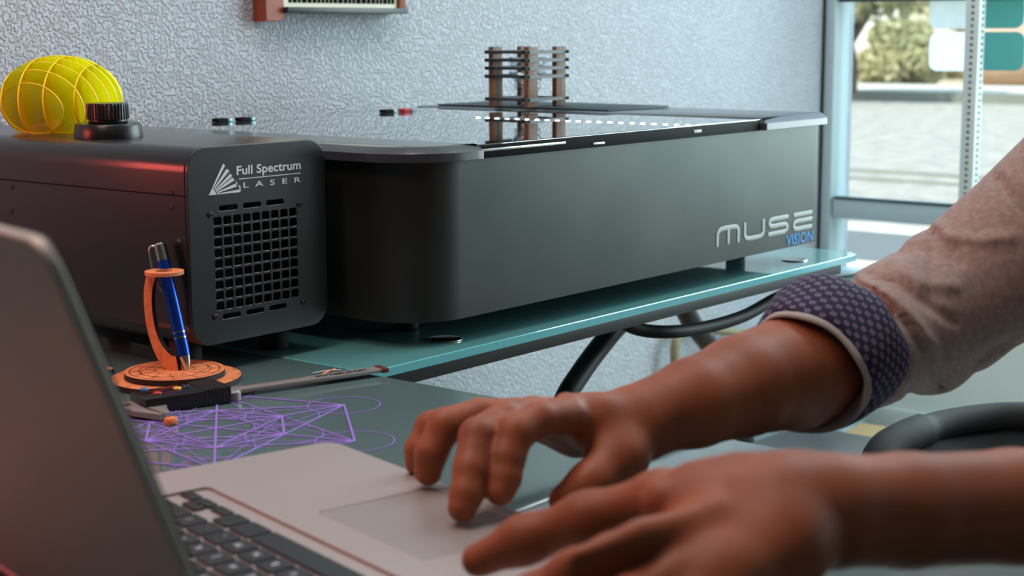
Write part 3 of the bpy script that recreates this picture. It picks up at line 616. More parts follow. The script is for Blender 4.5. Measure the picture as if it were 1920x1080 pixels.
yedge = mat('yellow_acrylic_edge', 'F2E21A', 0.5); yedge2 = mat('orange_acrylic_edge', 'F7B91A', 0.5)
Rx, Rz, zc = 0.072, 0.053, 0.038                      # ellipsoid half sizes; centre height
for fam, (ang, offs, tilt) in enumerate(((math.radians(-62), (-0.052, -0.02, 0.012, 0.044), 0.0), (math.radians(20), (-0.058, -0.041, -0.024, -0.007, 0.010, 0.027, 0.044, 0.061), math.radians(14)))):
    nv = np.array([math.cos(ang)*math.cos(tilt), math.sin(ang)*math.cos(tilt), math.sin(tilt)]); e1 = np.cross((0, 0, 1.0), nv); e1 /= np.linalg.norm(e1); e2 = np.cross(nv, e1)
    for of in offs:
        c0 = nv*of+np.array([0, 0, zc]); lp = []
        # intersect ellipsoid with the plane
        for k in range(64):
            a_ = 2*PI*k/64; d_ = math.cos(a_)*e1+math.sin(a_)*e2; p0 = c0-np.array([0, 0, zc]); A_ = (d_/np.array([Rx, Rx, Rz]))@(d_/np.array([Rx, Rx, Rz])); B_ = 2*(p0/np.array([Rx, Rx, Rz]))@(d_/np.array([Rx, Rx, Rz])); C_ = (p0/np.array([Rx, Rx, Rz]))@(p0/np.array([Rx, Rx, Rz]))-1
            D_ = B_*B_-4*A_*C_
            if D_ <= 0: break
            s_ = (-B_+math.sqrt(D_))/(2*A_); q_ = c0+d_*s_
            if q_[2] < 0.0002:
                s_ *= (c0[2]-0.0002)/(c0[2]-q_[2])
            lp.append(s_*np.array([math.cos(a_), math.sin(a_)]))
        if len(lp) < 64: continue
        V = []; h = 0.0010
        for sg in (-1, 1): V += [c0+e1*p[0]+e2*p[1]+nv*h*sg for p in lp]
        V = [np.array([v[0], v[1], max(v[2], 0.0)]) for v in V]
        Fc = [tuple(range(64))[::-1], tuple(range(64, 128))]+[(k, (k+1) % 64, 64+(k+1) % 64, 64+k) for k in range(64)]
        obj('slice', V, Fc, [yface, yedge2 if (fam == 1 and of < 0) else yedge], yel, fmats=[0, 0]+[1]*64)

# ================================================================ pen stand and pen
pb_ = PZ(331, 716, 0.0); d_ = (pb_-CAM)@cf; R1 = 120/F*d_; R2 = 93/F*d_
st = thing('pen_stand', 'orange laser-cut wooden pen stand with round base and curved arm', 'pen stand', None, (pb_[0], pb_[1], 0.0002))
def disc(name, r, z0, z1, off=(0, 0), parent=st):
    n = 64; V = [(off[0]+r*math.cos(2*PI*k/n), off[1]+r*math.sin(2*PI*k/n), z) for z in (z0, z1) for k in range(n)]
    return obj(name, V, [tuple(range(n))[::-1], tuple(range(n, 2*n))]+[(k, (k+1) % n, n+(k+1) % n, n+k) for k in range(n)], [M['plywood'], M['char']], parent, fmats=[0, 0]+[1]*n)
disc('base_disc', R1, 0, 0.006); disc('base_disc', R2, 0.0061, 0.0125, (0.0, 0.002))
a = Acc(); rg = random.Random(2)
ci = lambda r, z, n=48, a0=0, a1=2*PI: [(r*math.cos(a0+(a1-a0)*k/n), r*math.sin(a0+(a1-a0)*k/n)+0.002, z) for k in range(n+1)]
a.add(ribbon(ci(R2*0.9, 0.0127), 0.0012)); a.add(ribbon(ci(R2*0.72, 0.0127), 0.0009)); a.add(ribbon(ci(R2*0.4, 0.0127), 0.0009))
for k in range(12): an = k*PI/6+0.1; a.add(ribbon([(R2*0.4*math.cos(an), R2*0.4*math.sin(an)+0.002, 0.0127), (R2*0.9*math.cos(an+0.25), R2*0.9*math.sin(an+0.25)+0.002, 0.0127)], 0.0009))
for k in range(8): an = k*PI/4; a.add(ribbon([(R2*0.72*math.cos(an+j*0.1), R2*0.72*math.sin(an+j*0.1)*0.8+0.002, 0.01275) for j in range(6)], 0.0014)) 
for k in range(16): an = k*PI/8; a.add(ribbon([((R1*0.93+0.004*(j % 2))*math.cos(an+j*0.03), (R1*0.93+0.004*(j % 2))*math.sin(an+j*0.03), 0.0062) for j in range(4)], 0.0009))
a.obj('engraving', M['engrave'], st)
# curved arm: flat crescent standing in a vertical plane facing the viewer
base3 = np.array([pb_[0], pb_[1], 0.0]); ax_h = np.array([cr[0], cr[1], 0.0]); ax_h /= np.linalg.norm(ax_h); fwd = np.array([cf[0], cf[1], 0]); fwd /= np.linalg.norm(fwd)
dd = d_
def inplane(px, py):   # pixel on the vertical plane through the stand centre, turned 25 degrees
    nrm = fwd*math.cos(0.42)+ax_h*math.sin(0.42); dr = ray(px, py); tt = ((base3-CAM)@nrm)/(dr@nrm); return CAM+dr*tt, nrm
outer = [(338, 700), (312, 690), (293, 660), (280, 620), (274, 580), (273, 545), (278, 514)]; inner = [(296, 514), (289, 540), (288, 575), (294, 615), (306, 645), (322, 664), (333, 668)]
op = [inplane(*p)[0]-base3 for p in spline([(p[0], p[1], 0) for p in outer], 5) for p in [(p[0], p[1])]]; ip = [inplane(p[0], p[1])[0]-base3 for p in spline([(p[0], p[1], 0) for p in inner], 5)]
nrm = inplane(300, 600)[1]; fr_ = op+ip; n = len(fr_); V = [v-nrm*0.003 for v in fr_]+[v+nrm*0.003 for v in fr_]
for v in V: v[2] = max(v[2], 0.0125)
obj('arm', V, [tuple(range(n)), tuple(range(n, 2*n))[::-1]]+[(k, n+k, n+(k+1) % n, (k+1) % n) for k in range(n)], [M['plywood'], M['char']], st, fmats=[0, 0]+[1]*n)
rc_ = inplane(308, 509)[0]-base3; rr = 36/F*dd; ringo = [(rr*math.cos(2*PI*k/40), rr*math.sin(2*PI*k/40)) for k in range(40)]; ringi = [(0.0092*math.cos(2*PI*k/24)-0.000, 0.0092*math.sin(2*PI*k/24)) for k in range(24)]
rg_ = plate('pen_ring', [ringo, ringi], 0.0036, tuple(rc_+np.array([0, 0, -0.003])), (1, 0, 0), (0, 1, 0), M['plywood'], st)
# pen leaning in the ring
tip = inplane(354, 707)[0]; tip[2] = 0.0129; topp = inplane(299, 455)[0]+nrm*0.0
tip3 = CAM+ray(354, 708)*(dd*1.0-0.004); top3 = CAM+ray(299, 456)*(dd+0.004); axp = top3-tip3; Lp = np.linalg.norm(axp); axp /= Lp
pen = thing('ballpoint_pen', 'blue metal pen with silver tip and clip leaning in the wooden stand', 'pen', None, tuple(tip3))
pr_ = 0.0067
_ba = obj('barrel', *lathe([(pr_*0.93, 0.022), (pr_, 0.03), (pr_*1.02, Lp*0.45), (pr_*0.98, Lp*0.87), (0, Lp*0.87)], 24, axp)[:2], M['pen_blue'], pen, True); autosm(_ba)
autosm(obj('tip_cone', *lathe([(0.0006, 0), (0.0011, 0.001), (0.0014, 0.004), (0.0042, 0.012), (pr_*0.95, 0.0225), (0, 0.0225)], 24, axp)[:2], M['silver'], pen))
for f_ in (0.295, 0.335): autosm(obj('band', *lathe([(0, Lp*f_-0.0008), (pr_*1.05, Lp*f_-0.0008), (pr_*1.05, Lp*f_+0.0008), (0, Lp*f_+0.0008)], 24, axp)[:2], M['silver'], pen))
autosm(obj('top_cap', *lathe([(pr_*0.97, Lp*0.87), (pr_*0.97, Lp*0.985), (pr_*0.7, Lp), (0, Lp)], 24, axp)[:2], M['silver'], pen))
side = -ax_h-axp*((-ax_h)@axp); side /= np.linalg.norm(side)
pts = [axp*Lp*0.985+side*pr_*0.6, axp*Lp*0.98+side*(pr_+0.004), axp*Lp*0.85+side*(pr_+0.0055), axp*Lp*0.7+side*(pr_+0.0035), axp*Lp*0.66+side*(pr_+0.0012)]
obj('clip', *tube(spline(pts), 0.0016, 8), M['silver'], pen, True)
# small wooden offcut by the laptop lid
c = PZ(198, 700, 0.0); o = disc('wooden_token', 0.0085, 0, 0.005, (0, 0), None); o.location = (c[0], c[1], 0.0003); tag(o, 'small orange wooden disc beside the stand, half behind laptop lid', 'disc')

# ================================================================ caliper
e0 = PZ(246, 764, 0.004); e1_ = PZ(716, 696, 0.004); ang = math.atan2(e1_[1]-e0[1], e1_[0]-e0[0]); Lc = float(np.hypot(*(e1_-e0)[:2]))
cal = thing('digital_caliper', 'black and steel digital caliper lying on the desk in front of the pen stand', 'caliper', None, (e0[0], e0[1], 0.0002), ang)
box('beam', (0.0, -0.0075, 0.004), (Lc, 0.0095, 0.0078), M['steel'], cal, 0.0005)
V, Fc = textmesh('PITTSBURGH', 0.02); text_on('beam_lettering', 'PITTSBURGH', (Lc*0.72, -0.0035, 0.0079), (1, 0, 0), (0, 1, 0), Lc*0.21, 0.0075, M['char'], cal, 0.03, 0.0002)
a = Acc()
for k in range(60): x = Lc*0.42+k*Lc*0.0045; a.add(ribbon([(x, 0.0093, 0.00795), (x, 0.0093-(0.005 if k % 5 == 0 else 0.003), 0.00795)], 0.0004))
a.obj('scale_marks', M['char'], cal)
box('end_cap', (Lc-0.004, -0.009, 0.0035), (Lc+0.004, 0.011, 0.0085), mat('dull_red_steel', '6A3B38', 0.4, 0.3), cal, 0.001)
bx_ = box('display_body', (0.004, -0.026, 0.0), (0.093, 0.015, 0.0165), M['black_plastic'], cal, 0.003)
box('display_window', (0.010, -0.006, 0.0164), (0.058, 0.010, 0.0170), M['screen'], cal, 0.0004)
for (x, y, mm) in ((0.018, 0.011, 'blue_plastic'), (0.022, -0.012, 'red_plastic'), (0.046, -0.004, 'yellow_plastic')):
    o = obj('button', *lathe([(0, 0.0160), (0.0042, 0.0160), (0.0038, 0.0182), (0, 0.0186)], 20, None, (x, y, 0))[:2], M[mm], cal, True); o['label'] = mm.split('_')[0]+' round button'
bm = bmesh.new()
for k in range(8): bbox(bm, (0.066+k*0.0035, -0.0265, 0.002), (0.068+k*0.0035, 0.0155, 0.0174), 0.0004, 1)
from_bm('grip_ribs', bm, M['rubber'], cal)
_tw = obj('thumb_wheel', *lathe([(0, 0), (0.008, 0), (0.008, 0.008), (0.006, 0.010), (0, 0.010)], 24, None, (0.099, -0.016, 0.001))[:2], M['steel'], cal); autosm(_tw)
def jaw(pts, z0, z1): 
    n = len(pts); V = [(x, y, z) for z in (z0, z1) for x, y in pts]; obj('jaw', V, [tuple(range(n))[::-1], tuple(range(n, 2*n))]+[(k, (k+1) % n, n+(k+1) % n, n+k) for k in range(n)], M['steel'], cal)
jaw([(0.004, -0.021), (0.030, -0.021), (0.022, -0.030), (0.016, -0.056), (0.010, -0.058), (0.008, -0.035)], 0.003, 0.008)
jaw([(-0.014, -0.008), (0.003, -0.008), (0.003, -0.035), (0.009, -0.058), (0.004, -0.059), (-0.010, -0.034)], 0.003, 0.008)
jaw([(-0.014, 0.009), (0.003, 0.009), (0.004, 0.020), (0.001, 0.024)], 0.003, 0.0055)
ori = np.array([*PZ(320, 789, 0.004)[:2], 0]); o = box('orange_clip', (ori[0]-0.006, ori[1]-0.004, 0.0003), (ori[0]+0.006, ori[1]+0.004, 0.0075), M['orange_plastic'], None, 0.002); tag(o, 'tiny orange plastic clip at the tip of the caliper jaws', 'clip')
# twisted wire ends on the glass
for (p1, p2, mm, lb) in (((586, 700), (640, 694), 'grey_ink', 'thin pale wire offcut on the glass above the caliper beam'), ((596, 706), (628, 692), 'orange_plastic', 'thin orange wire offcut on the glass above the caliper beam')):
    a_ = PZ(*p1, 0.0012); b_ = PZ(*p2, 0.0012); m_ = (a_+b_)/2+np.array([0.004, 0.003, 0.0]); tag(obj('wire_offcut', *tube(spline([a_, m_, b_]), 0.0009, 8), M[mm], None, True), lb, 'wire', 'wire offcuts')

# ================================================================ purple line figure on the glass
hc = np.array([0.937, 1.105]); v0 = PZ(645, 760, 0)[:2]; v1 = PZ(665, 828, 0)[:2]; mid = (v0+v1)/2; ed_ = (v1-v0); Rh = float(np.linalg.norm(ed_)); nn = np.array([ed_[1], -ed_[0]])/Rh
if (PZ(435, 800, 0)[:2]-mid)@nn < 0: nn = -nn
hc = mid+nn*Rh*math.sqrt(3)/2; a0 = math.atan2(*(v0-hc)[::-1]); a = Acc(); zf = 0.0006
C13 = [np.zeros(2)]+[Rh/2*np.array([math.cos(a0+k*PI/3), math.sin(a0+k*PI/3)]) for k in range(6)]+[Rh*np.array([math.cos(a0+k*PI/3), math.sin(a0+k*PI/3)]) for k in range(6)]
for p in C13: flat_tube(a, [(p[0]+Rh/4*math.cos(t*PI/20), p[1]+Rh/4*math.sin(t*PI/20), zf) for t in range(41)], 0.0006, 2, 0.3, 6)
pairs = [(i, j) for i in range(13) for j in range(i+1, 13)]
def covers(p, q):      # p lies inside the longer segment q
    A_, B_ = C13[q[0]], C13[q[1]]; d_ = B_-A_; L_ = np.linalg.norm(d_)
    for e in p:
        v = C13[e]-A_
        if abs(v[0]*d_[1]-v[1]*d_[0])/L_ > 1e-6 or not (-1e-6 <= (v@d_)/L_**2 <= 1+1e-6): return False
    return L_ > np.linalg.norm(C13[p[1]]-C13[p[0]])+1e-6
for n_, p in enumerate(q for q in pairs if not any(covers(q, w_) for w_ in pairs)):
    i, j = p; wide = i > 6 and j > 6 and (j-i in (1, 5, 3)); flat_tube(a, [(*C13[i], zf), (*C13[j], zf)], 0.0011 if wide else 0.0005, 2, 0.3+0.004*n_, 6)
for i in range(1, 7): flat_tube(a, [(*C13[i], zf), (*C13[i % 6+1], zf)], 0.0012, 2, 0.35, 6); flat_tube(a, [(*C13[i], zf), (*C13[(i+1) % 6+1], zf)], 0.0009, 2, 0.45, 6)
for i in range(7, 13): flat_tube(a, [(*C13[i], zf), (*C13[(i-7+2) % 6+7], zf)], 0.0009, 2, 0.5, 6)
fig = a.obj('line_drawing', M['purple']); fig.location = (hc[0], hc[1], 0); tag(fig, 'purple hexagonal figure of circles and lines marked on the glass desk', 'drawing')

# ================================================================ wall sign
SY = WY; a1 = PY(497, 40, SY-0.03); a2 = PY(531, 40, SY-0.03); sp1 = PY(533, 15, SY-0.02); sp2 = PY(746, 15, SY-0.02); sh1 = PY(536, 24, SY-0.04); sh2 = PY(761, 20, SY-0.04)
SB = (float(sp1[0]), SY, float(a1[2])); sg = thing('letter_board', 'cream letter board with red-brown wooden posts and a black ledge, hung on the plaster wall', 'sign', None, SB)
H_ = 0.30
lp = rrect(float(a1[0]), float(a1[2]), float(a2[0]), float(a1[2])+H_, 0.012, 6, (0, 0, 0, 1)); at(sg, plate('side_post', [lp], 0.032, (0, SY-0.001, 0), (1, 0, 0), (0, 0, 1), [M['redwood']], None, 0.0012), SB)
at(sg, box('side_post', (float(sp2[0]), SY-0.024, float(sp1[2])), (float(sp2[0])+0.017, SY-0.001, float(sp1[2])+H_), M['redwood'], None, 0.001), SB)
at(sg, box('panel', (float(sp1[0])-0.004, SY-0.018, float(sp1[2])), (float(sp2[0]), SY-0.001, float(sp1[2])+H_), M['cream']), SB)
at(sg, box('ledge', (float(sh1[0]), SY-0.045, float(sh1[2])), (float(sh2[0]), SY-0.001, float(sh1[2])+0.0095), M['dark_slat'], None, 0.001), SB)
lz = PY(640, 6.0, SY-0.019)[2]; bm = bmesh.new(); x = float(sp1[0])+0.012; rg = random.Random(4)
while x < float(sp2[0])-0.014:
    w_ = rg.choice((0.006, 0.008, 0.010)); bbox(bm, (x, SY-0.0195, lz), (x+w_, SY-0.0175, lz+0.016)); bbox(bm, (x+w_*0.3, SY-0.0195, lz-0.0), (x+w_*0.7, SY-0.0175, lz+0.02)); x += w_+0.0035
at(sg, from_bm('lettering', bm, M['black']), SB)

# ================================================================ cables, box, chair
P = [PY(1150, 606, 1.25), PY(1200, 618, 1.24), PY(1262, 622, 1.22), PY(1330, 612, 1.22), PY(1395, 592, 1.22), PY(1450, 562, 1.22), PY(1500, 538, 1.22), PY(1545, 522, 1.24)]
P[0][2] = -0.034; P[-1][2] = -0.036
tag(obj('hose', *tube(spline(P), 0.0095, 16), M['cable'], None, True), 'thick black hose drooping below the laser table rail', 'hose')
P = [PX(1545, 515, 3.4), PX(1575, 530, 3.4), PX(1610, 545, 3.4), PX(1680, 580, 3.5), PX(1700, 660, 3.6)]
tag(obj('power_cord', *tube(spline(P), 0.004, 8), M['cable'], None, True), 'thin black cord hanging off the right end of the desk', 'cord')
P = [PX(1540, 532, 3.75), PX(1585, 519, 3.75), PX(1640, 514, 3.77), PX(1760, 530, 3.78)]
tag(obj('power_cord', *tube(spline(P), 0.0035, 8), mat('dark_green_cord', '2E3A1E', 0.5), None, True), 'thin dark green cord lying along the window sill', 'cord')
P = [PY(1268, 760, 1.96), PY(1266, 690, 1.96), PY(1266, 650, 1.96), PY(1274, 628, 1.96), PY(1290, 618, 1.96), PY(1330, 617, 1.96), PY(1400, 628, 1.96), PY(1480, 650, 1.96)]
tag(obj('beige_conduit', *tube(spline(P), 0.011, 10), M['cord_beige'], None, True), 'beige flexible conduit bending along the wall below the desk', 'conduit')
bxh = PX(1620, 812, 3.25)[2]-FZ
c0 = PZ(1425, 828, FZ+0.22); c1 = PZ(1590, 812, FZ+0.25)
bm = bmesh.new(); bmesh.ops.create_cube(bm, size=1.0); bmesh.ops.subdivide_edges(bm, edges=bm.edges[:], cuts=10, use_grid_fill=True)
rg = np.random.default_rng(5)
for v in bm.verts: n_ = 0.03*math.sin(9*v.co.x+3*v.co.z)*math.cos(8*v.co.y)+0.012*rg.normal(); v.co += v.co.normalized()*n_
o = from_bm('plastic_bag', bm, mat('pale_blue_plastic', 'A9CBD6', 0.25, coat=0.6), None, True); pc = PX(1500, 880, 3.45); o.scale = (0.26, 0.26, 0.30); o.location = (3.45, pc[1], FZ+0.16); o.rotation_euler = (0, 0, 0.3); tag(o, 'crumpled pale blue plastic bag on the floor by the wall', 'bag')
pc = PX(1628, 880, 3.25)
bx = thing('cardboard_box', 'tan cardboard box on the floor beside the pale blue bag', 'box', None, (3.25, float(pc[1]), FZ+0.0005), 0.1)
box('carton', (-0.09, -0.055, 0), (0.09, 0.055, bxh), M['card'], bx, 0.002); box('flap', (-0.09, -0.12, bxh-0.002), (0.09, -0.055, bxh+0.001), M['card'], bx)

# office chair (only its back rim shows above the forearm)
K0 = PD(1850, 870, 2.15); chb = (float(K0[0]), float(K0[1]), FZ)
chair = thing('office_chair', 'black office chair with a curved plastic back rim, behind the forearm', 'chair', None, chb)
def cw(p): return np.array(p)-np.array(chb)
rim = [PD(1650, 920, 2.05), PD(1652, 855, 2.08), PD(1700, 820, 2.12), PD(1762, 799, 2.17), PD(1850, 785, 2.2), PD(1930, 782, 2.2), PD(2020, 790, 2.2), PD(2090, 818, 2.17), PD(2120, 880, 2.12), PD(2100, 1000, 2.08), PD(1860, 1060, 2.1), PD(1670, 1000, 2.05)]
rp_ = spline([cw(p) for p in rim]+[cw(rim[0])], 8)[:-1]
V, Fc = tube(rp_, [0.021 if 20 < i < 60 else 0.024 for i in range(len(rp_))], 14, True); obj('back_rim', V, Fc, M['rubber'], chair, True)
cen = np.mean([cw(p) for p in rim], 0); n = len(rp_)
obj('back_mesh', [cen]+[p+(cen-p)*0.02-np.array([cf[0], cf[1], 0])*-0.01 for p in rp_], [(0, 1+k, 1+(k+1) % n) for k in range(n)], M['black'], chair)
sc_ = cen*1.0; sx0, sy0 = -0.05, -0.22
box('seat', (sc_[0]-0.10, sc_[1]+0.06, 0.33), (sc_[0]+0.36, sc_[1]+0.50, 0.40), M['black_plastic'], chair, 0.03, 3)
obj('back_bracket', *tube(spline([(sc_[0]+0.12, sc_[1]+0.2, 0.32), (sc_[0]+0.02, sc_[1]+0.04, 0.31), (sc_[0]+0.02, sc_[1]+0.02, cen[2]-0.03)]), 0.02, 10), M['black_plastic'], chair, True)
obj('gas_lift', *cyl((sc_[0]+0.12, sc_[1]+0.28, 0.08), (sc_[0]+0.12, sc_[1]+0.28, 0.33), 0.025), M['black_plastic'], chair, True)
for k in range(5):
    an = k*2*PI/5; e = np.array([sc_[0]+0.12+0.27*math.cos(an), sc_[1]+0.28+0.27*math.sin(an), 0.055]); lg_ = obj('base_leg', *tube([(sc_[0]+0.12, sc_[1]+0.28, 0.10), e], [0.022, 0.014], 10), M['black_plastic'], chair, True)
    obj('caster', *lathe([(0, -0.02), (0.026, -0.02), (0.028, 0), (0.026, 0.02), (0, 0.02)], 18, (math.sin(an), -math.cos(an), 0), e-np.array([0, 0, 0.026]))[:2], M['rubber'], lg_, True)
# ================================================================ laptop (local frame: w from the far side edge, d from the front edge towards the hinge)
LK = 1.288; Cn = np.array([0.9177, 0.934, 0.0004]); _y = -1.8037; ew = np.array([math.cos(_y), math.sin(_y), 0]); ed2 = np.array([math.sin(_y), -math.cos(_y), 0])
lap = thing('laptop', 'open silver laptop with black keys, seen from behind its lid', 'laptop', None, tuple(Cn))
def LL(w, d, z): return ew*w*LK+ed2*d*LK+np.array([0, 0, z*LK])
LW, LD, LT_ = 0.364, 0.249, 0.0155
def lplate(name, x0, y0, x1, y1, r, z0, th, m, parent=lap, holes=(), bev=0.0):
    # ex = ew, ey = ed2 -> ex x ey = -z ; so start at the top and grow down
    sc2 = lambda L: [(x*LK, y*LK) for x, y in L]
    return plate(name, [sc2(rrect(x0, y0, x1, y1, r))]+[sc2(h) for h in holes], th*LK, LL(0, 0, z0+th), tuple(ew), tuple(ed2), m, parent, bev*LK)
kx0, kx1, ky0, ky1 = 0.0448, 0.3192, 0.1125, 0.2265
notch = [(LW/2+0.025*math.cos(t*PI/12), -0.001+0.006*math.sin(t*PI/12)) for t in range(13)]
lplate('base', 0, 0, LW, LD, 0.012, 0.0005, 0.0125, M['aluminium'], bev=0.002)
lplate('palm_deck', 0.0008, 0.0008, LW-0.0008, LD-0.0008, 0.0115, 0.013, 0.0025, M['aluminium'], holes=[rrect(kx0, ky0, kx1, ky1, 0.003, 3), rrect(0.129, 0.012, 0.235, 0.089, 0.003, 3)], bev=0.0004)
lplate('keyboard_well', kx0+0.0003, ky0+0.0003, kx1-0.0003, ky1-0.0003, 0.0028, 0.013, 0.0006, M['aluminium'])
lplate('trackpad', 0.1295, 0.0125, 0.2345, 0.0885, 0.0028, 0.013, 0.00215, M['pad'], bev=0.0002)
# keys. x runs from the user's right (far) to the user's left (near)
P_ = 0.01905; G_ = 0.0029; KH = 0.0018
rows = []   # (d0, height, [(width units, legend)])
rows.append((ky1-0.0102, 0.0085, [(1.0, '')]*14))
rows.append((None, 0.0155, [(1.5, '')]+[(1, c) for c in '=-0987654321']+[(1, '`')]))
rows.append((None, 0.0155, [(1, '\\'), (1, ']'), (1, '[')]+[(1, c) for c in 'POIUYTREWQ']+[(1.5, '')]))
rows.append((None, 0.0155, [(1.75, '')]+[(1, "'"), (1, ';')]+[(1, c) for c in 'LKJHGFDSA']+[(1.75, '')]))
rows.append((None, 0.0155, [(2.25, '')]+[(1, '/'), (1, '.'), (1, ',')]+[(1, c) for c in 'MNBVCXZ']+[(2.25, '')]))
y = ky1-0.0015-0.0085-G_
wid = kx1-kx0-0.003
leg_cache = {}
def key(w0, w1, d0, d1, legend):
    r = 0.0014; hgt = KH; lo = rrect(w0, d0, w1, d1, r, 3); hi = rrect(w0+0.0005, d0+0.0005, w1-0.0005, d1-0.0005, r, 3); n = len(lo); z0, z1 = 0.0137, 0.0137+hgt
    V = [LL(x, y_, z0) for x, y_ in lo]+[LL(x, y_, z1-0.0003) for x, y_ in lo]+[LL(x, y_, z1) for x, y_ in hi]
    Fc = [(i*n+(k+1) % n, i*n+k, (i+1)*n+k, (i+1)*n+(k+1) % n) for i in range(2) for k in range(n)]+[tuple(2*n+k for k in range(n))[::-1]]; fm = [0]*len(Fc)
    if legend:
        if legend not in leg_cache: leg_cache[legend] = textmesh(legend, 0.01)
        tv, tf = leg_cache[legend]; b = len(V); cxk = (w0+w1)/2; cyk = (d0+d1)/2; xs = [v[0] for v in tv]; mx_ = (min(xs)+max(xs))/2; s = 0.0062
        V += [LL(cxk-(v[0]-mx_)*s, cyk+(v[1]-0.33)*s, z1+0.00008) for v in tv]; Fc += [tuple(i+b for i in f) for f in tf]; fm += [1]*len(tf)
    obj('key', V, Fc, [M['key'], M['key_legend']], lap, fmats=fm)
for i, (d0, h, ks) in enumerate(rows):
    tot = sum(k[0] for k in ks); u = (wid+G_)/tot; x = kx0+0.0015
    if i == 0: dd0 = ky1-0.0015-0.0085
    else: dd0 = y-h; y = dd0-G_
    for (kw, lg) in ks: key(x, x+kw*u-G_, dd0, dd0+h, lg); x += kw*u
dd0 = y-0.0155; x = kx0+0.0015; u = (wid+G_)/14.5; hh = 0.0155
key(x, x+u-G_, dd0, dd0+0.0072, ''); key(x+u, x+2*u-G_, dd0, dd0+0.0072, ''); key(x+u, x+2*u-G_, dd0+0.0083, dd0+hh, ''); key(x+2*u, x+3*u-G_, dd0, dd0+0.0072, ''); x += 3*u
for kw in (1.0, 1.25, 5.0, 1.25, 1.0, 1.0, 1.0): key(x, x+kw*u-G_, dd0, dd0+hh, ''); x += kw*u
# lid leaning back from the hinge
tl_ = math.radians(20.5); hd = 0.2475; Hn = LL(0, hd, 0.008); up = ed2*math.sin(tl_)+np.array([0, 0, math.cos(tl_)]); nb = np.cross(ew, up); nb /= np.linalg.norm(nb)
if nb@ed2 < 0: nb = -nb            # back of the lid faces away from the user
LH = 0.280
def lidloop(i0, r, bot): return rrect(i0, bot, 0.358*LK-i0, LH-i0, r, 8, (1, 1, 0, 0))
ex = ew if (np.cross(ew, up)@nb > 0) else ew
o = plate('lid_shell', [lidloop(0, 0.018, 0.004)], 0.006, tuple(Hn+(nb*0.0 if np.cross(ew, up)@nb > 0 else nb*0.006)), tuple(ew), tuple(up), M['lid_aluminium'], lap, 0.0018)
sgn = 1 if np.cross(ew, up)@nb > 0 else -1
o = plate('lid_gasket', [lidloop(0.0015, 0.017, 0.004)], 0.0012, tuple(Hn-nb*0.0004-(nb*0.0012 if sgn > 0 else 0)), tuple(ew), tuple(up), M['bezel'], lap)
plate('screen', [lidloop(0.012, 0.004, 0.018)], 0.0008, tuple(Hn-nb*0.0018-(nb*0.0008 if sgn > 0 else 0)), tuple(ew), tuple(up), M['screen'], lap)
obj('hinge', *cyl(LL(0.05, hd, 0.0145), LL(LW-0.05, hd, 0.0145), 0.0055), M['black_plastic'], lap, True)

# ================================================================ person
skin = noise_color(mat('skin', '8C4A2E', 0.52, sss=0.08, spec=0.3), '80432A', '9A5638', 16, 0.3, 0.7)
noise_bump(skin, 380, 0.25, 0.0007, 6)
skin.node_tree.nodes['Principled BSDF'].inputs['Subsurface Radius'].default_value = (0.012, 0.005, 0.003)
shirt = noise_color(mat('heather_knit', '94796F', 0.9, sheen=0.2), '856C64', 'A0857B', 160, 0.3, 0.7); noise_bump(shirt, 700, 0.25, 0.0006, 3)
SR = PD(2240, 170, 1.56); TORSO = SR*np.array([1, 1, 0])-np.array([0.27, 0.963, 0])*0.20+np.array([0.06, 0, 0])
per = thing('person', 'person in a heather grey-brown shirt with rolled cuff, typing on the silver laptop', 'person', None, (float(TORSO[0]), float(TORSO[1]), FZ))
def pp_(o): o.parent = per; o.matrix_parent_inverse = Matrix.Translation((-TORSO[0], -TORSO[1], -FZ)); return o
fp = lambda px, r, d: r/F*d     # pixel radius to metres
prims = []
def chain(pts, k=0.008):
    """pts: (px, py, depth, radius px)"""
    J = [(PD(x, y, d), r/F*d) for x, y, d, r in pts]
    for (a_, ra), (b_, rb) in zip(J[:-1], J[1:]): prims.append((a_, b_, ra, rb, k))
# --- right arm, hand on the trackpad
W1 = (1190, 792, 1.215)
chain([(1900, 470, 1.52, 112), (1765, 590, 1.50, 104), (1600, 655, 1.41, 108), (1495, 695, 1.345, 108), (1390, 724, 1.285, 94), (1300, 756, 1.245, 83), (1200, 788, 1.215, 68)], 0.006)
chain([(1210, 800, 1.215, 52), (1130, 800, 1.20, 44), (1065, 782, 1.175, 33)], 0.014)            # palm, index side
chain([(1200, 785, 1.225, 50), (1090, 785, 1.215, 40), (1005, 775, 1.195, 31)], 0.014)
chain([(1190, 790, 1.24, 46), (1080, 800, 1.235, 38), (968, 776, 1.225, 28)], 0.014)
chain([(1180, 800, 1.255, 42), (1080, 815, 1.25, 34), (950, 785, 1.25, 26)], 0.014)
chain([(1065, 780, 1.172, 36), (1010, 786, 1.150, 34), (966, 812, 1.135, 36), (950, 860, 1.127, 35), (945, 895, 1.122, 33), (938, 920, 1.118, 29)], 0.003)   # index
chain([(1000, 775, 1.190, 34), (945, 785, 1.160, 32), (896, 818, 1.135, 36), (884, 880, 1.120, 35), (875, 925, 1.112, 32), (867, 952, 1.108, 28)], 0.003)   # middle
chain([(965, 776, 1.222, 30), (900, 776, 1.212, 29), (834, 798, 1.200, 33), (808, 850, 1.195, 31), (803, 884, 1.196, 27)], 0.004)     # ring
chain([(948, 785, 1.248, 27), (875, 783, 1.245, 26), (808, 800, 1.24, 28), (785, 842, 1.235, 25), (780, 870, 1.236, 21)], 0.005)      # little finger
chain([(1190, 815, 1.205, 46), (1165, 860, 1.180, 42), (1110, 905, 1.160, 37), (1058, 938, 1.155, 30)], 0.014)                       # thumb
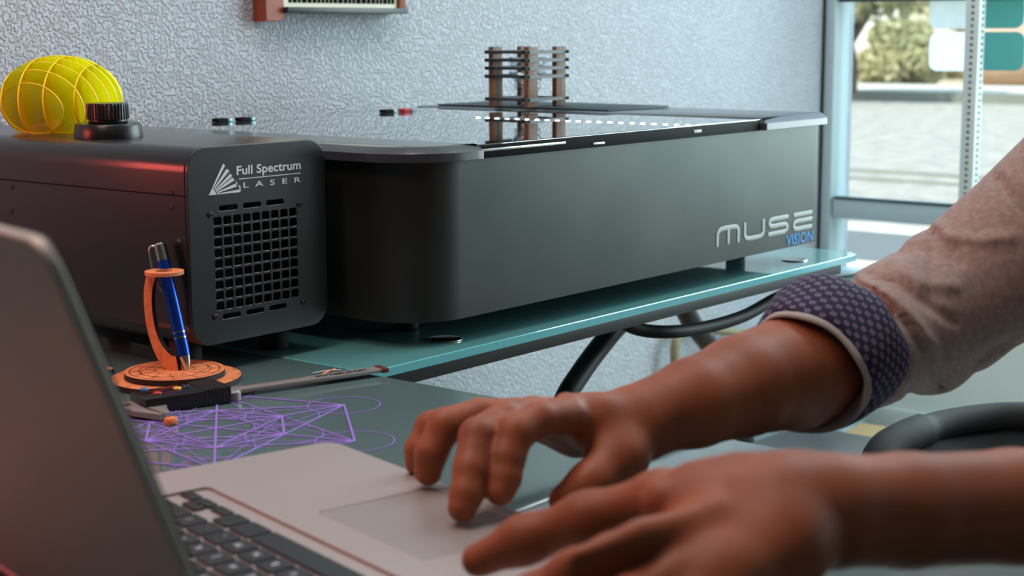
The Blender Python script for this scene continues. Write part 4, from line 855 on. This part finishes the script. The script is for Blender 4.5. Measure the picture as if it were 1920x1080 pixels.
chain([(1060, 752, 1.18, 12), (1120, 762, 1.19, 10), (1180, 758, 1.21, 12)], 0.012)                                                 # tendon
chain([(1130, 800, 1.195, 40), (1150, 850, 1.185, 36)], 0.02)
rightn = len(prims)
V, Fc = blob(prims, 0.0022)
# --- left arm, hand over the near palm rest
prims = []
chain([(2400, 930, 1.05, 118), (2150, 948, 0.97, 112), (1900, 950, 0.92, 106), (1700, 957, 0.895, 106), (1550, 958, 0.875, 106), (1450, 962, 0.865, 98)], 0.006)
chain([(1460, 950, 0.87, 90), (1350, 950, 0.865, 70), (1250, 940, 0.87, 50)], 0.016)
chain([(1460, 985, 0.86, 88), (1340, 1010, 0.845, 66), (1240, 1022, 0.835, 48)], 0.014)
chain([(1460, 1010, 0.85, 84), (1340, 1060, 0.83, 60), (1265, 1085, 0.82, 46)], 0.014)
chain([(1470, 1030, 0.84, 80), (1370, 1090, 0.82, 58), (1300, 1130, 0.81, 44)], 0.014)
chain([(1350, 935, 0.875, 62), (1240, 930, 0.895, 44), (1100, 972, 0.915, 44), (985, 1012, 0.93, 41), (898, 1050, 0.94, 33)], 0.012)    # thumb
chain([(1240, 1022, 0.835, 48), (1150, 1045, 0.83, 42), (1075, 1075, 0.83, 42), (1000, 1115, 0.835, 38), (950, 1145, 0.85, 32)], 0.007)   # index
chain([(1265, 1085, 0.82, 46), (1180, 1125, 0.81, 42), (1110, 1170, 0.81, 40), (1050, 1230, 0.82, 34)], 0.006)
chain([(1300, 1130, 0.81, 44), (1240, 1180, 0.80, 40), (1180, 1230, 0.80, 38), (1130, 1290, 0.81, 32)], 0.006)
chain([(1370, 1120, 0.81, 44), (1320, 1190, 0.79, 38), (1280, 1250, 0.79, 34), (1240, 1300, 0.80, 28)], 0.006)
chain([(1085, 1040, 0.815, 10), (1200, 1000, 0.82, 12), (1330, 960, 0.835, 10)], 0.014)
chain([(1290, 890, 0.87, 9), (1390, 880, 0.87, 10), (1500, 872, 0.875, 9)], 0.014)
V2, F2 = blob(prims, 0.0022)
# --- hidden torso, neck and head (outside the picture), coarser
T0 = np.array([TORSO[0], TORSO[1], -0.25]); sh = np.array([0.27, 0.963, 0]); fwdp = np.array([-0.963, 0.27, 0])
SL = SR-sh*0.42; NK = (SR+SL)/2+np.array([0.03, 0, 0.02])
tp = [(T0, T0+np.array([0, 0, 0.4]), 0.15, 0.17), (NK-np.array([0, 0, 0.12]), NK+fwdp*0.03+np.array([0, 0, 0.16]), 0.085, 0.07), (NK+fwdp*0.05+np.array([0, 0, 0.22]), NK+fwdp*0.03+np.array([0, 0, 0.33]), 0.085, 0.105), (NK+fwdp*0.13+np.array([0, 0, 0.24]), NK+fwdp*0.135+np.array([0, 0, 0.215]), 0.014, 0.02), (NK+fwdp*0.09+np.array([0, 0, 0.165]), NK+fwdp*0.05+np.array([0, 0, 0.19]), 0.04, 0.06)]
for s in (-1, 1): tp.append((NK+fwdp*0.02+sh*s*0.105+np.array([0, 0, 0.25]), NK+fwdp*0.015+sh*s*0.11+np.array([0, 0, 0.28]), 0.012, 0.018))
V3, F3 = blob([(a_, b_, r0, r1, 0.03) for a_, b_, r0, r1 in tp], 0.009)
n1 = len(V); n2 = len(V2); Vall = np.concatenate([V, V2, V3]); Fall = Fc+[tuple(i+n1 for i in f) for f in F2]+[tuple(i+n1+n2 for i in f) for f in F3]
body = pp_(relax(obj('body', Vall, Fall, skin, None, True), 7))
# --- shirt: right sleeve, torso, left upper sleeve
def q(px, py, d): return PD(px, py, d)
def rp2(r, d): return r/F*d
sl = [(q(1618, 655, 1.41), q(1690, 612, 1.46), rp2(112, 1.41), rp2(124, 1.46), .008), (q(1690, 612, 1.46), q(1775, 570, 1.50), rp2(124, 1.46), rp2(138, 1.5), .008), (q(1775, 570, 1.50), q(1890, 492, 1.52), rp2(138, 1.5), rp2(144, 1.5), .008), (q(1890, 492, 1.52), SR, rp2(144, 1.52), 0.085, .01),
      (SR, SL, 0.09, 0.09, .03), (T0, T0+np.array([0, 0, 0.12]), 0.16, 0.17, .03), (T0+np.array([0, 0, 0.1]), NK-np.array([0, 0, 0.16]), 0.17, 0.16, .03), (T0+sh*0.07+np.array([0, 0, 0.35]), SR-np.array([0, 0, 0.08]), 0.14, 0.12, .03), (T0-sh*0.07+np.array([0, 0, 0.35]), SL-np.array([0, 0, 0.08]), 0.14, 0.12, .03),
      (SL, q(2420, 925, 1.06), 0.085, 0.062, .02), (q(1745, 650, 1.47), q(1762, 690, 1.47), 0.02, 0.018, .03)]
# folds: (polyline as seen on the sleeve, half width px, depth m); positive digs in, negative raises
folds = [([(1600, 525), (1650, 560), (1700, 610), (1735, 665), (1762, 722)], 8, 0.006), ([(1625, 518), (1680, 535), (1740, 575), (1790, 605)], 8, 0.0045), ([(1585, 545), (1640, 600), (1680, 670), (1705, 740)], 9, 0.004),
         ([(1612, 522), (1665, 548), (1715, 595), (1752, 650)], 9, -0.0045), ([(1690, 505), (1730, 530), (1790, 535)], 12, -0.004), ([(1680, 470), (1740, 470), (1800, 490)], 12, 0.004), ([(1755, 425), (1775, 440), (1830, 450), (1900, 445)], 10, -0.0045), ([(1752, 432), (1765, 455), (1790, 470)], 10, 0.005),
         ([(1870, 335), (1895, 365), (1930, 400)], 8, 0.006), ([(1820, 690), (1850, 660), (1890, 640)], 10, 0.004), ([(1750, 440), (1745, 520), (1748, 560)], 14, 0.003)]
def wrinkle(G):
    rel = G-CAM; dep = rel@cf; px = 960+F*(rel@cr)/dep; py = 540-F*(rel@cu)/dep; out = 0.0016*np.sin(26*(G@np.array([0.6, 0.2, 0.9])))*np.sin(21*(G@np.array([-0.3, 0.8, 0.5])))
    ok = (px > 1500) & (px < 1990) & (py > 240) & (py < 800)
    for pl, hw, am in folds:
        best = np.full(px.shape, 1e9)
        for (x0, y0), (x1, y1) in zip(pl[:-1], pl[1:]):
            dx, dy = x1-x0, y1-y0; t_ = np.clip(((px-x0)*dx+(py-y0)*dy)/(dx*dx+dy*dy), 0, 1); best = np.minimum(best, (px-x0-t_*dx)**2+(py-y0-t_*dy)**2)
        out = out+np.where(ok, am*np.exp(-best/(hw*hw)), 0)
    return out
V, Fc = blob(sl, 0.004, 0.03, wrinkle)
pp_(relax(obj('shirt', V, Fc, shirt, None, True), 2))
# --- rolled cuff: solid of revolution with a patterned outside
cc = q(1508, 700, 1.335); rimv = (q(1550, 812, 1.335)-q(1412, 602, 1.335)); rimv /= np.linalg.norm(rimv)
axc = q(1640, 645, 1.43)-cc; axc -= rimv*(axc@rimv); axc /= np.linalg.norm(axc)
Rr = 0.0555; Lf = 0.07
navy = bpy.data.materials.new('navy_square_print'); navy.use_nodes = True; t = navy.node_tree; bb = t.nodes['Principled BSDF']; bb.inputs['Roughness'].default_value = 0.85
uvn = t.nodes.new('ShaderNodeUVMap'); sp_ = t.nodes.new('ShaderNodeSeparateXYZ'); t.links.new(uvn.outputs[0], sp_.inputs[0])
def mth(op, a_, b_=None):
    n_ = t.nodes.new('ShaderNodeMath'); n_.operation = op
    for i, v in enumerate((a_, b_)):
        if v is None: continue
        if isinstance(v, (int, float)): n_.inputs[i].default_value = v
        else: t.links.new(v, n_.inputs[i])
    return n_.outputs[0]
u_ = mth('MULTIPLY', sp_.outputs[0], 28.0); v_ = mth('MULTIPLY', sp_.outputs[1], 28/(2*PI*Rr)*1.1)
su = mth('ADD', u_, v_); sv = mth('SUBTRACT', u_, v_)
fu = mth('ABSOLUTE', mth('SUBTRACT', mth('FRACT', su), 0.5)); fv = mth('ABSOLUTE', mth('SUBTRACT', mth('FRACT', sv), 0.5)); mxx = mth('MAXIMUM', mth('ADD', fu, fv), 0.0); half = mth('MULTIPLY', mxx, 1.0)
inn = mth('LESS_THAN', half, 0.36); hole = mth('LESS_THAN', half, 0.12); msk = mth('SUBTRACT', inn, hole)
mc = t.nodes.new('ShaderNodeMix'); mc.data_type = 'RGBA'; mc.inputs[6].default_value = lin('141038'); mc.inputs[7].default_value = lin('75677A'); t.links.new(msk, mc.inputs[0]); t.links.new(mc.outputs[2], bb.inputs['Base Color'])
prof = [(Rr*0.93, 0.006), (Rr*0.985, 0.001), (Rr*1.03, 0.004), (Rr*1.08, 0.014), (Rr*1.13, 0.030), (Rr*1.17, 0.048), (Rr*1.17, 0.062), (Rr*1.12, 0.072), (Rr*1.0, 0.076), (Rr*0.85, 0.072)]
V, Fc, UV = lathe(prof, 96, axc, cc)
Vn = []
for i, v in enumerate(V):
    a_ = 2*PI*(i % 96)/96; Vn.append(v+axc*(0.004*math.sin(2*a_+1)+0.002*math.sin(5*a_))+(v-cc-axc*((v-cc)@axc))*(0.03*math.sin(3*a_+0.6)+0.015*math.sin(7*a_+i//96)))
uv2 = UV
cuffo = obj('cuff', Vn, [f for f in Fc if len(f) == 4], navy, None, True)
ul = cuffo.data.uv_layers.new(name='UVMap')
for p in cuffo.data.polygons:
    ids = [cuffo.data.loops[l].vertex_index for l in p.loop_indices]; us = [UV[i][0] for i in ids]; wrap = max(us)-min(us) > 0.5
    for l, i in zip(p.loop_indices, ids): u0, v0_ = UV[i]; ul.data[l].uv = ((u0+1 if (wrap and u0 < 0.5) else u0), v0_)
pp_(cuffo)
V, Fc, UV = lathe([(Rr*0.80, 0.012), (Rr*0.90, 0.0), (Rr*0.965, -0.006), (Rr*1.0, -0.002), (Rr*1.0, 0.006), (Rr*0.93, 0.03), (Rr*0.8, 0.03)], 72, axc, cc)
Vn = []
for i, v in enumerate(V): a_ = 2*PI*(i % 72)/72; Vn.append(v+axc*(0.004*math.sin(2*a_+1)+0.002*math.sin(5*a_))+(v-cc-axc*((v-cc)@axc))*(0.03*math.sin(3*a_+0.6)))
pp_(obj('cuff_lining', Vn, [f for f in Fc if len(f) == 4], mat('pale_grey_lining', 'A39B97', 0.85), None, True))
# --- trousers (seated thighs and shins) and hair
tr_ = []
for s, kp in ((1, PD(1655, 1185, 1.30)), (-1, PD(1900, 1330, 1.12))):
    hip = T0+sh*s*0.10+np.array([0, 0, -0.06]); ft = np.array([kp[0]+0.02, kp[1], FZ+0.08]); tr_ += [(hip, kp, 0.10, 0.075), (kp, ft, 0.072, 0.05)]
tr_.append((T0+np.array([0, 0, 0.02]), T0+np.array([0, 0, -0.1]), 0.165, 0.15))
V, Fc = blob([(a_, b_, r0, r1, 0.03) for a_, b_, r0, r1 in tr_], 0.009)
pp_(relax(obj('trousers', V, Fc, mat('pale_blue_denim', 'A9CCDD', 0.85), None, True), 2))
sh_ = []
for s, kp in ((1, PD(1655, 1185, 1.30)), (-1, PD(1900, 1330, 1.12))): 
    ft = np.array([kp[0]+0.02, kp[1], FZ+0.045]); V, Fc = blob([(ft, ft+fwdp*0.16-np.array([0, 0, 0.005]), 0.044, 0.036, 0.02), (ft+np.array([0, 0, 0.02]), ft+np.array([0, 0, 0.05]), 0.042, 0.05, 0.02)], 0.006); V[:, 2] = np.maximum(V[:, 2], FZ+0.001); pp_(obj('shoe', V, Fc, M['black_plastic'], None, True))
hc_ = NK+np.array([0, 0, 0.31])
V, Fc = blob([(hc_+fwdp*0.03+np.array([0, 0, 0.03]), hc_-fwdp*0.02+np.array([0, 0, 0.02]), 0.105, 0.115, 0.02), (hc_-fwdp*0.02, hc_-fwdp*0.03-np.array([0, 0, 0.09]), 0.105, 0.08, 0.02)], 0.008)
pp_(obj('hair', V, Fc, mat('brown_hair', '3A2A20', 0.7), None, True))
# stool the person sits on
sb = T0+np.array([0.0, 0, -0.02]); stool = thing('stool', 'dark round stool under the seated person', 'stool', None, (float(sb[0]), float(sb[1]), FZ+0.0005))
obj('seat', *lathe([(0, 0.21), (0.18, 0.21), (0.19, 0.225), (0.18, 0.24), (0, 0.245)], 40)[:2], M['black_plastic'], stool, True); obj('column', *cyl((0, 0, 0), (0, 0, 0.21), 0.03), M['desk_metal'], stool, True); obj('foot_plate', *lathe([(0, 0), (0.2, 0), (0.2, 0.012), (0, 0.02)], 40)[:2], M['desk_metal'], stool, True)
